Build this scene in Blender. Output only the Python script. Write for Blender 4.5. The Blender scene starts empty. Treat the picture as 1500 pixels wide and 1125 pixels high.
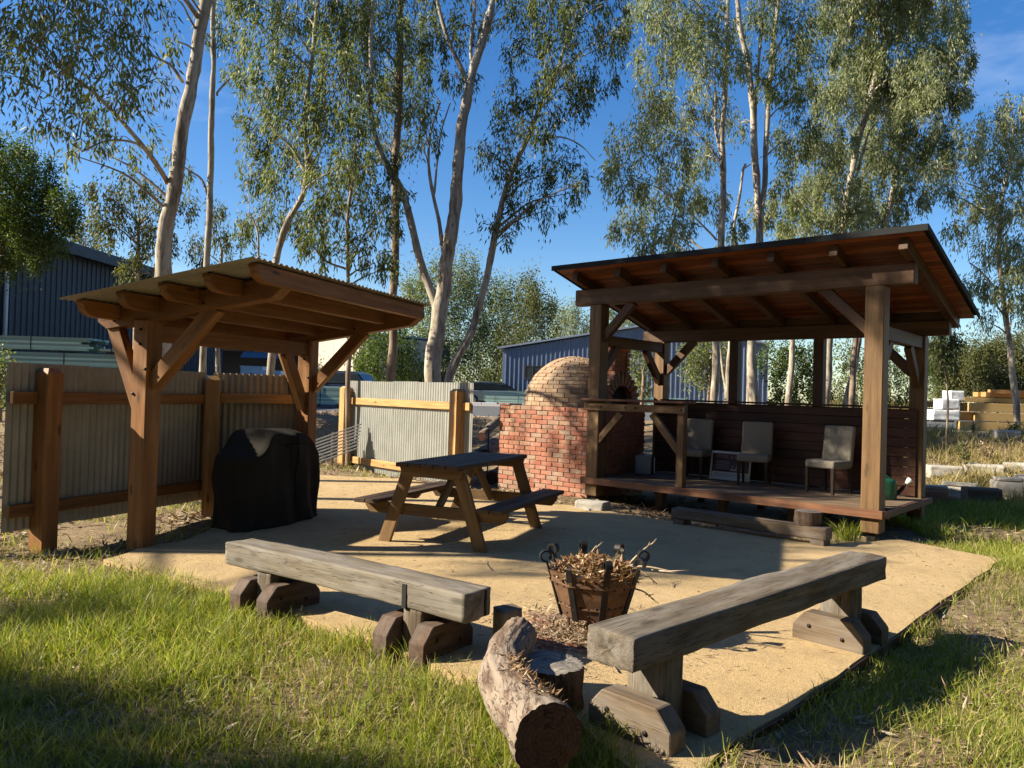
import bpy, bmesh, math, random
import numpy as np
from mathutils import Vector, Matrix, noise as mnoise

scene = bpy.context.scene
col = scene.collection
R = math.radians

# ------------------------------------------------------------------ camera
EYE, FPX, PITCH, ROLL = 1.6, 1127.0, 0.01375, 0.030
cx_ = Vector((1, 0, 0))
u0 = Vector((0, -math.sin(PITCH), math.cos(PITCH)))
fwd = Vector((0, math.cos(PITCH), math.sin(PITCH)))
cr = cx_ * math.cos(ROLL) + u0 * math.sin(ROLL)
cu = -cx_ * math.sin(ROLL) + u0 * math.cos(ROLL)
cam_d = bpy.data.cameras.new('camera')
cam_d.sensor_width = 36.0
cam_d.lens = 36.0 * FPX / 1500.0
cam_d.clip_start = 0.05
cam_d.clip_end = 2000.0
cam = bpy.data.objects.new('camera', cam_d)
col.objects.link(cam)
m = Matrix.Identity(4)
for i in range(3):
    m[i][0] = cr[i]; m[i][1] = cu[i]; m[i][2] = -fwd[i]
m[0][3], m[1][3], m[2][3] = 0.0, 0.0, EYE
cam.matrix_world = m
scene.camera = cam

# ------------------------------------------------------------------ light
SUN_EL = R(30.0)
SUN_TO = Vector((-0.9965 * math.cos(SUN_EL), -0.084 * math.cos(SUN_EL), math.sin(SUN_EL))).normalized()
world = bpy.data.worlds.new('World')
scene.world = world
world.use_nodes = True
wn, wl = world.node_tree.nodes, world.node_tree.links
wn.clear()
w_out = wn.new('ShaderNodeOutputWorld')
w_bg = wn.new('ShaderNodeBackground')
w_bg.inputs['Strength'].default_value = 0.066
sky = wn.new('ShaderNodeTexSky')
sky.sky_type = 'NISHITA'
sky.sun_disc = False
sky.sun_elevation = SUN_EL
sky.sun_rotation = math.atan2(SUN_TO.x, SUN_TO.y)
sky.air_density = 1.0
sky.dust_density = 0.4
sky.ozone_density = 2.5
w_hs = wn.new('ShaderNodeHueSaturation')
w_hs.inputs['Saturation'].default_value = 1.34
w_hs.inputs['Hue'].default_value = 0.508
w_hs.inputs['Value'].default_value = 1.0
w_tc = wn.new('ShaderNodeTexCoord')
w_mp = wn.new('ShaderNodeMapping')
w_mp.inputs['Scale'].default_value = (1.6, 1.6, 5.5)
w_mp.inputs['Rotation'].default_value = (0.25, 0.35, 0.5)
w_nz = wn.new('ShaderNodeTexNoise')
w_nz.inputs['Scale'].default_value = 1.9
w_nz.inputs['Detail'].default_value = 8.0
w_nz.inputs['Roughness'].default_value = 0.62
w_rp = wn.new('ShaderNodeValToRGB')
w_rp.color_ramp.elements[0].position = 0.60
w_rp.color_ramp.elements[0].color = (0, 0, 0, 1)
w_rp.color_ramp.elements[1].position = 0.86
w_rp.color_ramp.elements[1].color = (0.22, 0.22, 0.22, 1)
w_mx = wn.new('ShaderNodeMixRGB')
w_mx.inputs['Color2'].default_value = (8.5, 9.0, 9.8, 1)
wl.new(sky.outputs['Color'], w_hs.inputs['Color'])
wl.new(w_tc.outputs['Generated'], w_mp.inputs['Vector'])
wl.new(w_mp.outputs['Vector'], w_nz.inputs['Vector'])
wl.new(w_nz.outputs['Fac'], w_rp.inputs['Fac'])
wl.new(w_rp.outputs['Color'], w_mx.inputs['Fac'])
wl.new(w_hs.outputs['Color'], w_mx.inputs['Color1'])
wl.new(w_mx.outputs['Color'], w_bg.inputs['Color'])
wl.new(w_bg.outputs['Background'], w_out.inputs['Surface'])

sun_d = bpy.data.lights.new('sun', 'SUN')
sun_d.energy = 5.0
sun_d.angle = R(0.5)
sun_d.color = (1.0, 0.90, 0.72)
sun = bpy.data.objects.new('sun', sun_d)
col.objects.link(sun)
sun.rotation_mode = 'QUATERNION'
sun.rotation_quaternion = SUN_TO.to_track_quat('Z', 'Y')
sun.location = SUN_TO * 60

vs = scene.view_settings
vs.view_transform = 'Standard'
vs.look = 'None'
vs.exposure = 1.45
vs.gamma = 1.0
vs.use_curve_mapping = False

# ------------------------------------------------------------------ pixel helpers (photo pixels, 1500 x 1125)
def ray(px, py):
    return (fwd + cr * ((px - 750.0) / FPX) - cu * ((py - 562.5) / FPX))

def G(px, py, z=0.0):
    d = ray(px, py)
    t = (z - EYE) / d.z
    return Vector((d.x * t, d.y * t, z))

def D(px, py, Y):
    d = ray(px, py)
    t = Y / d.y
    return Vector((d.x * t, Y, EYE + d.z * t))

# ------------------------------------------------------------------ object helpers
def tag(o, label=None, cat=None, group=None, kind=None):
    if label: o['label'] = label
    if cat: o['category'] = cat
    if group: o['group'] = group
    if kind: o['kind'] = kind
    return o

def link(name, me, parent=None, mat=None, mw=None):
    o = bpy.data.objects.new(name, me)
    col.objects.link(o)
    if mat is not None and me is not None and len(me.materials) == 0:
        me.materials.append(mat)
    if parent is not None:
        o.parent = parent
    if mw is not None:
        o.matrix_basis = mw
    return o

def thing(name, label, cat, loc=(0, 0, 0), rz=0.0, group=None):
    o = bpy.data.objects.new(name, None)
    col.objects.link(o)
    o.empty_display_size = 0.2
    o.location = loc
    o.rotation_euler = (0, 0, rz)
    return tag(o, label, cat, group)

def children(o):
    return [c for c in bpy.data.objects if c.parent == o]

def copy_tree(o, parent=None):
    c = o.copy()
    col.objects.link(c)
    if parent is not None:
        c.parent = parent
    for ch in list(o.children):
        copy_tree(ch, c)
    return c

def np_mesh(name, verts, faces, smooth=False):
    """verts (N,3), faces (M,k) with one k."""
    verts = np.asarray(verts, dtype=np.float32)
    faces = np.asarray(faces, dtype=np.int32)
    me = bpy.data.meshes.new(name)
    n, k = faces.shape
    me.vertices.add(len(verts))
    me.vertices.foreach_set('co', verts.ravel())
    me.loops.add(n * k)
    me.loops.foreach_set('vertex_index', faces.ravel())
    me.polygons.add(n)
    me.polygons.foreach_set('loop_start', np.arange(0, n * k, k, dtype=np.int32))
    me.polygons.foreach_set('loop_total', np.full(n, k, dtype=np.int32))
    if smooth:
        me.polygons.foreach_set('use_smooth', np.ones(n, dtype=bool))
    me.update(calc_edges=True)
    return me

class MB:
    """collects polygons into one mesh"""
    def __init__(self):
        self.v, self.f, self.s = [], [], []
    def add(self, vs_, fs_, smooth=False, M=None):
        b = len(self.v)
        for p in vs_:
            p = Vector(p)
            self.v.append(tuple(M @ p) if M is not None else tuple(p))
        for f in fs_:
            self.f.append(tuple(i + b for i in f)); self.s.append(smooth)
        return self
    def box(self, x0, x1, y0, y1, z0, z1, M=None):
        vs_ = [(x0, y0, z0), (x1, y0, z0), (x1, y1, z0), (x0, y1, z0), (x0, y0, z1), (x1, y0, z1), (x1, y1, z1), (x0, y1, z1)]
        fs_ = [(3, 2, 1, 0), (4, 5, 6, 7), (0, 1, 5, 4), (1, 2, 6, 5), (2, 3, 7, 6), (3, 0, 4, 7)]
        return self.add(vs_, fs_, False, M)
    def tube(self, pts, rad, n=8, cap=True, smooth=True, M=None):
        vs_, fs_ = tube_geo(pts, rad, n, cap)
        return self.add(vs_, fs_, smooth, M)
    def mesh(self, name):
        me = bpy.data.meshes.new(name)
        me.from_pydata(self.v, [], self.f)
        me.polygons.foreach_set('use_smooth', self.s)
        me.update()
        return me
    def build(self, name, mat, parent=None, mw=None):
        return link(name, self.mesh(name), parent, mat, mw)

def frames(pts):
    P = [Vector(p) for p in pts]
    T = []
    for i in range(len(P)):
        a = P[max(i - 1, 0)]; b = P[min(i + 1, len(P) - 1)]
        T.append((b - a).normalized())
    n = T[0].orthogonal().normalized()
    out = []
    for i, t in enumerate(T):
        n = (n - t * n.dot(t))
        n = n.normalized() if n.length > 1e-6 else t.orthogonal().normalized()
        out.append((P[i], t, n, t.cross(n)))
    return out

def tube_geo(pts, rad, n=8, cap=True):
    if not hasattr(rad, '__len__'):
        rad = [rad] * len(pts)
    vs_, fs_ = [], []
    for (p, t, a, b), r in zip(frames(pts), rad):
        for k in range(n):
            th = 2 * math.pi * k / n
            vs_.append(p + a * (r * math.cos(th)) + b * (r * math.sin(th)))
    for i in range(len(pts) - 1):
        for k in range(n):
            k2 = (k + 1) % n
            fs_.append((i * n + k, i * n + k2, (i + 1) * n + k2, (i + 1) * n + k))
    if cap:
        fs_.append(tuple(reversed(range(n))))
        fs_.append(tuple(range((len(pts) - 1) * n, len(pts) * n)))
    return vs_, fs_

def smooth_path(pts, sub=5):
    """Catmull-Rom through pts (vectors) -> denser"""
    P = [Vector(p) for p in pts]
    if len(P) < 3:
        return [P[0].lerp(P[-1], i / sub) for i in range(sub + 1)]
    Q = [P[0] * 2 - P[1]] + P + [P[-1] * 2 - P[-2]]
    out = []
    for i in range(1, len(Q) - 2):
        p0, p1, p2, p3 = Q[i - 1:i + 3]
        for s in range(sub):
            t = s / sub
            out.append(0.5 * ((2 * p1) + (p2 - p0) * t + (2 * p0 - 5 * p1 + 4 * p2 - p3) * t * t + (3 * p1 - p0 - 3 * p2 + p3) * t ** 3))
    out.append(P[-1])
    return out

_bev_cache = {}
def box_mesh(l, w, h, bev=0.006, seg=1):
    key = (round(l, 4), round(w, 4), round(h, 4), bev, seg)
    bm = bmesh.new()
    bmesh.ops.create_cube(bm, size=1.0)
    for v in bm.verts:
        v.co = Vector((v.co.x * l, v.co.y * w, v.co.z * h))
    if bev > 0:
        bmesh.ops.bevel(bm, geom=list(bm.edges), offset=min(bev, 0.45 * min(l, w, h)), segments=seg, profile=0.5, affect='EDGES', clamp_overlap=True)
    me = bpy.data.meshes.new('beam')
    bm.to_mesh(me); bm.free()
    if seg > 1:
        me.polygons.foreach_set('use_smooth', [True] * len(me.polygons))
    return me

def axis_matrix(p0, p1, up=(0, 0, 1)):
    p0, p1 = Vector(p0), Vector(p1)
    x = (p1 - p0).normalized()
    up = Vector(up)
    z = up - x * up.dot(x)
    if z.length < 1e-4:
        up = Vector((0, 1, 0)); z = up - x * up.dot(x)
    z.normalize()
    y = z.cross(x)
    M = Matrix.Identity(4)
    c = (p0 + p1) / 2
    for i in range(3):
        M[i][0] = x[i]; M[i][1] = y[i]; M[i][2] = z[i]; M[i][3] = c[i]
    return M

def beam(name, parent, p0, p1, w, h, mat, up=(0, 0, 1), bev=0.006):
    me = box_mesh((Vector(p1) - Vector(p0)).length, w, h, bev)
    return link(name, me, parent, mat, axis_matrix(p0, p1, up))

def prism(name, parent, poly, y0, y1, mat, mw=None, bev=0.005):
    """polygon in XZ extruded along Y"""
    bm = bmesh.new()
    a = [bm.verts.new((x, y0, z)) for x, z in poly]
    b = [bm.verts.new((x, y1, z)) for x, z in poly]
    n = len(poly)
    bm.faces.new(a); bm.faces.new(list(reversed(b)))
    for i in range(n):
        bm.faces.new((a[i], b[i], b[(i + 1) % n], a[(i + 1) % n]))
    bmesh.ops.recalc_face_normals(bm, faces=bm.faces)
    if bev > 0:
        bmesh.ops.bevel(bm, geom=list(bm.edges), offset=bev, segments=1, affect='EDGES', clamp_overlap=True)
    me = bpy.data.meshes.new(name)
    bm.to_mesh(me); bm.free()
    return link(name, me, parent, mat, mw)

def rough_beam_mesh(l, w, h, seed, amp=0.008, nx=48, corner=0.02, bow=0.0, end_tilt=0.0):
    """weathered timber: rounded-rectangle loft along X with worn faces and edges; caps closed with rings"""
    ring = []
    per = 7
    def side(ax, ay, bx, by):
        for i in range(per):
            t = i / per
            ring.append((ax + (bx - ax) * t, ay + (by - ay) * t))
    c = corner
    Y, Z = w / 2, h / 2
    side(-Y + c, -Z, Y - c, -Z); ring.append((Y - c, -Z)); side(Y, -Z + c, Y, Z - c); ring.append((Y, Z - c))
    side(Y - c, Z, -Y + c, Z); ring.append((-Y + c, Z)); side(-Y, Z - c, -Y, -Z + c); ring.append((-Y, -Z + c))
    n = len(ring)
    vs_, fs_ = [], []
    off = Vector((seed * 7.31, seed * 3.17, seed * 1.7))
    xs = [(-1 + 2 * i / nx) for i in range(nx + 1)]
    xs = [math.copysign(abs(x) ** 0.85, x) for x in xs]
    def put(x, sc, cap=0):
        for (y, z) in ring:
            p = Vector((x, y * sc, z * sc))
            q = Vector((p.x * 3.0, p.y * 14, p.z * 14)) + off
            dd = mnoise.noise(q) * amp + mnoise.noise(q * 3.1) * amp * 0.5
            k = Vector((0, y, z)).normalized()
            big = mnoise.noise(Vector((p.x * 1.2, p.y * 3, p.z * 3)) + off) * amp * 1.3
            p2 = p + k * (dd + big) * sc
            p2.z += bow * (1 - (2 * x / l) ** 2)
            if cap:
                p2.x += mnoise.noise(Vector((y * 30, z * 30, cap)) + off) * amp * 0.6
            p2.x += end_tilt * z
            vs_.append(p2)
    rows = 0
    for sc in (0.0, 0.4, 0.75, 0.96):
        put(-l / 2, sc, 1); rows += 1
    for x in xs:
        put(x * l / 2 * 0.998, 1.0); rows += 1
    for sc in (0.96, 0.75, 0.4, 0.0):
        put(l / 2, sc, 2); rows += 1
    for i in range(rows - 1):
        for k in range(n):
            k2 = (k + 1) % n
            fs_.append((i * n + k, (i + 1) * n + k, (i + 1) * n + k2, i * n + k2))
    me = np_mesh('timber', [tuple(v) for v in vs_], fs_, smooth=False)
    return me

# ------------------------------------------------------------------ materials
class NT:
    def __init__(self, name):
        self.m = bpy.data.materials.new(name)
        self.m.use_nodes = True
        self.n, self.l = self.m.node_tree.nodes, self.m.node_tree.links
        self.b = self.n['Principled BSDF']
    def node(self, t, **kw):
        x = self.n.new(t)
        for k, v in kw.items():
            if k.startswith('_'):
                setattr(x, k[1:], v)
            else:
                x.inputs[k.replace('__', ' ')].default_value = v
        return x
    def to(self, a, b):
        self.l.new(a, b)
    def ramp(self, fac, stops, interp='LINEAR'):
        r = self.n.new('ShaderNodeValToRGB')
        r.color_ramp.interpolation = interp
        e = r.color_ramp.elements
        while len(e) < len(stops):
            e.new(0.5)
        for i, (p, c) in enumerate(stops):
            e[i].position = p
            e[i].color = (c[0], c[1], c[2], 1) if hasattr(c, '__len__') else (c, c, c, 1)
        self.to(fac, r.inputs['Fac'])
        return r.outputs['Color']
    def noise(self, vec, scale, detail=4, rough=0.55):
        x = self.node('ShaderNodeTexNoise', Scale=scale, Detail=detail, Roughness=rough)
        if vec is not None: self.to(vec, x.inputs['Vector'])
        return x.outputs['Fac']
    def mix(self, fac, a, b, mode='MIX'):
        x = self.n.new('ShaderNodeMixRGB'); x.blend_type = mode
        for s, v in (('Fac', fac), ('Color1', a), ('Color2', b)):
            if hasattr(v, 'is_linked') or hasattr(v, 'links'):
                self.to(v, x.inputs[s])
            elif hasattr(v, '__len__'):
                x.inputs[s].default_value = (v[0], v[1], v[2], 1)
            else:
                x.inputs[s].default_value = v if s == 'Fac' else (v, v, v, 1)
        return x.outputs['Color']
    def math(self, op, a, b=0.0):
        x = self.n.new('ShaderNodeMath'); x.operation = op
        for i, v in enumerate((a, b)):
            if hasattr(v, 'links'): self.to(v, x.inputs[i])
            else: x.inputs[i].default_value = v
        return x.outputs[0]
    def mapping(self, vec, scale=(1, 1, 1), loc=None):
        x = self.n.new('ShaderNodeMapping')
        x.inputs['Scale'].default_value = scale
        self.to(vec, x.inputs['Vector'])
        if loc is not None: self.to(loc, x.inputs['Location'])
        return x.outputs['Vector']
    def bump(self, h, strength=0.3, dist=0.01):
        x = self.node('ShaderNodeBump', Strength=strength, Distance=dist)
        self.to(h, x.inputs['Height'])
        self.to(x.outputs['Normal'], self.b.inputs['Normal'])
    def color(self, c):
        self.to(c, self.b.inputs['Base Color'])
    def p(self, **kw):
        for k, v in kw.items():
            self.b.inputs[k.replace('__', ' ')].default_value = v
        return self

def objvec(t):
    tc = t.n.new('ShaderNodeTexCoord')
    oi = t.n.new('ShaderNodeObjectInfo')
    sc = t.n.new('ShaderNodeVectorMath'); sc.operation = 'SCALE'
    cx = t.n.new('ShaderNodeCombineXYZ')
    t.to(oi.outputs['Random'], cx.inputs[0]); t.to(oi.outputs['Random'], cx.inputs[1]); t.to(oi.outputs['Random'], cx.inputs[2])
    t.to(cx.outputs[0], sc.inputs[0]); sc.inputs['Scale'].default_value = 37.0
    ad = t.n.new('ShaderNodeVectorMath'); ad.operation = 'ADD'
    t.to(tc.outputs['Object'], ad.inputs[0]); t.to(sc.outputs[0], ad.inputs[1])
    return ad.outputs[0], oi.outputs['Random']

def wood(name, dark, mid, light, rough=0.6, grain=1.0, knots=0.5, grey=0.0, bump=0.25, var=0.25, cracks=0.35):
    t = NT(name)
    v, rnd = objvec(t)
    g1 = t.noise(t.mapping(v, (0.7, 11, 11)), 1.6 * grain, 6, 0.6)
    g2 = t.noise(t.mapping(v, (2.2, 70, 70)), 1.5 * grain, 3, 0.6)
    c = t.ramp(g1, [(0.28, dark), (0.5, mid), (0.72, light)])
    c2 = t.ramp(g2, [(0.35, 0.62), (0.6, 1.0)])
    c = t.mix(0.55, c, c2, 'MULTIPLY')
    # broad weathering patches
    pz = t.noise(t.mapping(v, (1.2, 3, 3)), 1.3, 4, 0.6)
    c = t.mix(t.ramp(pz, [(0.42, 0.0), (0.75, 0.55)]), c, tuple(x * 0.62 for x in mid))
    if grey > 0:
        gz = t.noise(t.mapping(v, (0.9, 4, 4)), 2.1, 5, 0.65)
        c = t.mix(t.ramp(gz, [(0.40, 0.0), (0.62, grey)]), c, (0.27, 0.25, 0.225))
    if knots > 0:
        vo = t.node('ShaderNodeTexVoronoi', Scale=1.0)
        t.to(t.mapping(v, (2.0, 6.5, 6.5)), vo.inputs['Vector'])
        k = t.ramp(vo.outputs['Distance'], [(0.07, knots), (0.16, 0.0)])
        c = t.mix(k, c, tuple(x * 0.22 for x in dark))
    ck = t.noise(t.mapping(v, (0.55, 26, 26)), 1.7, 3, 0.5)
    c = t.mix(t.ramp(ck, [(0.485, 0.0), (0.5, cracks), (0.515, 0.0)]), c, tuple(x * 0.2 for x in dark))
    vv = t.math('ADD', t.math('MULTIPLY', rnd, 2 * var), 1.0 - var)
    hs = t.n.new('ShaderNodeHueSaturation')
    t.to(c, hs.inputs['Color']); t.to(vv, hs.inputs['Value'])
    t.color(hs.outputs['Color'])
    t.p(Roughness=rough, Specular__IOR__Level=0.3)
    t.bump(t.mix(0.5, g2, g1), bump, 0.006)
    return t.m

M = {}
M['pine'] = wood('orange_timber', (0.15, 0.060, 0.017), (0.24, 0.105, 0.031), (0.33, 0.16, 0.053), 0.55, knots=0.75, var=0.18)
M['pine_yellow'] = wood('yellow_timber', (0.27, 0.13, 0.045), (0.42, 0.235, 0.085), (0.52, 0.32, 0.13), 0.55, knots=0.75, var=0.12)
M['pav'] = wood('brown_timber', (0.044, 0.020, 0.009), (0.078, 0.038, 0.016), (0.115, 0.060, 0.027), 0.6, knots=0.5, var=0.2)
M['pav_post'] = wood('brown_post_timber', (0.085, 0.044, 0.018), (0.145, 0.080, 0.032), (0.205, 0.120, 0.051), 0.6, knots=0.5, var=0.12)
M['lining'] = wood('lining_timber', (0.10, 0.028, 0.009), (0.17, 0.051, 0.016), (0.25, 0.083, 0.026), 0.5, knots=0.3, var=0.4)
M['cladding'] = wood('cladding_timber', (0.036, 0.013, 0.007), (0.064, 0.023, 0.012), (0.095, 0.037, 0.019), 0.55, knots=0.2, var=0.25)
M['deck'] = wood('deck_timber', (0.095, 0.055, 0.03), (0.15, 0.092, 0.05), (0.21, 0.14, 0.082), 0.7, knots=0.3, var=0.2, grey=0.25)
M['rim'] = wood('rim_timber', (0.085, 0.034, 0.017), (0.14, 0.060, 0.029), (0.19, 0.087, 0.043), 0.6, knots=0.3, var=0.15)
M['table'] = wood('table_timber', (0.11, 0.06, 0.024), (0.17, 0.10, 0.041), (0.235, 0.148, 0.065), 0.6, knots=0.6, var=0.15)
M['table_dark'] = wood('dark_table_timber', (0.046, 0.025, 0.013), (0.078, 0.045, 0.024), (0.115, 0.070, 0.039), 0.65, knots=0.3, var=0.2)
M['grey'] = wood('grey_weathered_timber', (0.085, 0.066, 0.046), (0.175, 0.142, 0.10), (0.27, 0.225, 0.165), 0.85, knots=0.55, grey=0.5, bump=0.8, var=0.06, cracks=0.9)
M['grey_dark'] = wood('dark_weathered_timber', (0.048, 0.034, 0.021), (0.105, 0.078, 0.05), (0.175, 0.138, 0.092), 0.85, knots=0.6, grey=0.4, bump=0.8, var=0.06, cracks=0.9)
M['sleeper'] = wood('sleeper_timber', (0.066, 0.042, 0.025), (0.12, 0.082, 0.05), (0.18, 0.13, 0.082), 0.85, knots=0.4, grey=0.3, bump=0.5, var=0.15)
M['red_block'] = wood('red_gum_timber', (0.042, 0.020, 0.011), (0.075, 0.038, 0.021), (0.115, 0.064, 0.037), 0.85, knots=0.4, grey=0.2, bump=0.5, var=0.15)

def metal_sheet(name, c, rough=0.45, metal=0.35, dirt=0.35):
    t = NT(name)
    v, rnd = objvec(t)
    n1 = t.noise(t.mapping(v, (1, 1, 1)), 2.2, 5, 0.6)
    n2 = t.noise(t.mapping(v, (14, 14, 1.2)), 2.0, 4, 0.6)
    k = t.ramp(n1, [(0.35, tuple(x * (1 - dirt) for x in c)), (0.7, c)])
    k = t.mix(t.ramp(n2, [(0.5, 0.0), (0.8, 0.4)]), k, tuple(x * 0.6 for x in c))
    t.color(k)
    t.p(Roughness=rough, Metallic=metal, Specular__IOR__Level=0.25)
    return t.m
M['zinc'] = metal_sheet('galvanised_sheet', (0.315, 0.315, 0.285), 0.45, 0.35, 0.22)
M['zinc_dull'] = metal_sheet('dull_galvanised_sheet', (0.36, 0.335, 0.27), 0.5, 0.3, 0.25)
M['roof_dark'] = metal_sheet('dark_roof_sheet', (0.014, 0.015, 0.016), 0.85, 0.0, 0.2)
M['shed_dark'] = metal_sheet('slate_shed_sheet', (0.056, 0.064, 0.078), 0.5, 0.1, 0.15)
M['shed_blue'] = metal_sheet('blue_shed_sheet', (0.105, 0.137, 0.205), 0.5, 0.1, 0.12)
M['shed_roof'] = metal_sheet('blue_grey_roof_sheet', (0.20, 0.24, 0.32), 0.45, 0.2, 0.15)

def plain(name, c, rough=0.6, metal=0.0, vary=0.2, scale=6.0, bump=0.15, spec=0.4):
    t = NT(name)
    v, rnd = objvec(t)
    n1 = t.noise(v, scale, 6, 0.6)
    t.color(t.ramp(n1, [(0.3, tuple(x * (1 - vary) for x in c)), (0.7, tuple(min(1, x * (1 + vary)) for x in c))]))
    t.p(Roughness=rough, Metallic=metal, Specular__IOR__Level=spec)
    if bump: t.bump(n1, bump, 0.01)
    return t.m
M['concrete'] = plain('concrete', (0.36, 0.33, 0.28), 0.85, 0, 0.25, 9, 0.3)
M['pale_wall'] = plain('pale_concrete_wall', (0.40, 0.35, 0.28), 0.8, 0, 0.1, 0.6, 0.05)
M['white'] = plain('white_paint', (0.74, 0.75, 0.76), 0.5, 0, 0.05, 1.0, 0.0)
M['wrap'] = plain('white_wrapping', (0.62, 0.64, 0.66), 0.45, 0, 0.15, 5.0, 0.4)
M['fabric'] = plain('beige_fabric', (0.215, 0.190, 0.148), 0.95, 0, 0.1, 60, 0.25, 0.1)
M['chair_leg'] = wood('dark_chair_leg', (0.022, 0.014, 0.01), (0.035, 0.022, 0.015), (0.05, 0.032, 0.022), 0.4, knots=0, var=0.1)
M['cover'] = plain('black_cover_cloth', (0.026, 0.023, 0.018), 0.85, 0, 0.15, 3, 0.05, 0.12)
M['green_plastic'] = plain('green_plastic', (0.010, 0.085, 0.045), 0.4, 0, 0.1, 4, 0.0, 0.5)
M['white_plastic'] = plain('white_plastic', (0.6, 0.6, 0.56), 0.4, 0, 0.05, 4, 0.0)
M['grey_plastic'] = plain('grey_plastic', (0.23, 0.25, 0.28), 0.45, 0, 0.08, 4, 0.0)
M['black_iron'] = plain('black_iron', (0.018, 0.016, 0.015), 0.55, 0.5, 0.3, 30, 0.2)
M['dark_gap'] = plain('mouth_shade_and_split', (0.012, 0.010, 0.009), 0.9, 0, 0.2, 8, 0.1)
M['steel'] = plain('grey_steel', (0.30, 0.31, 0.31), 0.45, 0.6, 0.1, 5, 0.0)
M['asphalt'] = plain('asphalt', (0.085, 0.085, 0.085), 0.9, 0, 0.2, 2.5, 0.1)
M['kerb'] = plain('kerb_gravel', (0.38, 0.31, 0.23), 0.9, 0, 0.2, 2.0, 0.1)
M['glass'] = plain('dark_window_glass', (0.025, 0.03, 0.035), 0.08, 0, 0.1, 1, 0.0, 0.6)
M['frame_dark'] = plain('dark_window_frame', (0.05, 0.05, 0.055), 0.4, 0, 0.1, 1, 0.0)
M['sign_white'] = plain('sign_white', (0.55, 0.54, 0.50), 0.5, 0, 0.06, 10, 0.0)
M['sign_maroon'] = plain('sign_maroon', (0.045, 0.016, 0.016), 0.4, 0, 0.1, 10, 0.0)
M['sign_red'] = plain('sign_faded_red', (0.34, 0.13, 0.10), 0.5, 0, 0.1, 10, 0.0)
M['sign_grey'] = plain('sign_print_grey', (0.30, 0.26, 0.25), 0.5, 0, 0.1, 10, 0.0)
M['jar'] = plain('jar_glass', (0.30, 0.32, 0.33), 0.15, 0, 0.05, 4, 0.0, 0.6)
M['car_dark'] = plain('dark_car_paint', (0.02, 0.025, 0.05), 0.2, 0.2, 0.05, 1, 0.0, 0.6)
M['car_silver'] = plain('silver_car_paint', (0.20, 0.25, 0.27), 0.25, 0.4, 0.05, 1, 0.0, 0.6)
M['tyre'] = plain('tyre_rubber', (0.015, 0.015, 0.015), 0.8, 0, 0.1, 8, 0.0)

def rust():
    t = NT('rusty_plate')
    v, rnd = objvec(t)
    n1 = t.noise(v, 9, 8, 0.65)
    n2 = t.noise(v, 40, 4, 0.6)
    c = t.ramp(n1, [(0.3, (0.055, 0.030, 0.018)), (0.5, (0.125, 0.062, 0.030)), (0.68, (0.20, 0.10, 0.045)), (0.8, (0.09, 0.05, 0.03))])
    t.color(t.mix(t.ramp(n2, [(0.45, 0.0), (0.75, 0.6)]), c, (0.05, 0.028, 0.02)))
    t.p(Roughness=0.75, Metallic=0.25); t.bump(n2, 0.4, 0.004)
    return t.m
M['rust'] = rust()

def brick_mat(name, stops, grime):
    t = NT(name)
    v, rnd = objvec(t)
    c = t.ramp(rnd, stops)
    n1 = t.noise(v, 22, 6, 0.7)
    n2 = t.noise(v, 7, 4, 0.6)
    c = t.mix(t.ramp(n1, [(0.35, 0.0), (0.7, 0.55)]), c, grime)
    c = t.mix(t.ramp(n2, [(0.5, 0.0), (0.8, 0.45)]), c, (0.46, 0.40, 0.33))
    t.color(c); t.p(Roughness=0.9, Specular__IOR__Level=0.2); t.bump(n1, 0.6, 0.008)
    return t.m
M['brick'] = brick_mat('red_brick', [(0.0, (0.24, 0.075, 0.045)), (0.22, (0.31, 0.115, 0.07)), (0.42, (0.34, 0.15, 0.093)), (0.58, (0.27, 0.093, 0.056)), (0.76, (0.31, 0.19, 0.125)), (0.88, (0.20, 0.11, 0.078)), (1.0, (0.34, 0.25, 0.18))], (0.20, 0.12, 0.085))
M['brick_dome'] = brick_mat('washed_brick', [(0.0, (0.25, 0.150, 0.090)), (0.3, (0.275, 0.18, 0.11)), (0.6, (0.29, 0.20, 0.128)), (0.8, (0.26, 0.165, 0.104)), (1.0, (0.30, 0.215, 0.142))], (0.25, 0.175, 0.112))
M['mortar'] = plain('mortar', (0.25, 0.185, 0.125), 0.95, 0, 0.2, 14, 0.4, 0.2)

def bark(name, base, dark, patch, warm, st=(5, 5, 0.9), crack=0.0):
    t = NT(name)
    tc = t.n.new('ShaderNodeTexCoord')
    v = tc.outputs['Object']
    n1 = t.noise(t.mapping(v, st), 1.6, 7, 0.62)
    n2 = t.noise(t.mapping(v, tuple(q * 1.8 for q in st)), 2.4, 5, 0.6)
    n3 = t.noise(v, 1.1, 3, 0.5)
    c = t.ramp(n1, [(0.30, dark), (0.43, warm), (0.52, base), (0.8, tuple(min(1, x * 1.15) for x in base))])
    c = t.mix(t.ramp(n2, [(0.56, 0.0), (0.63, 0.8)]), c, patch)
    c = t.mix(t.ramp(n3, [(0.45, 0.0), (0.7, 0.5)]), c, warm)
    if crack:
        n4 = t.noise(t.mapping(v, tuple(q * 1.4 for q in st)), 2.0, 4, 0.55)
        c = t.mix(t.ramp(n4, [(0.475, 0.0), (0.5, crack), (0.525, 0.0)]), c, tuple(q * 0.4 for q in dark))
    t.color(c); t.p(Roughness=0.85, Specular__IOR__Level=0.2); t.bump(n1, 0.5, 0.02)
    return t.m
M['gum'] = bark('pale_gum_bark', (0.37, 0.33, 0.265), (0.065, 0.05, 0.038), (0.12, 0.095, 0.072), (0.235, 0.19, 0.142))
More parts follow.
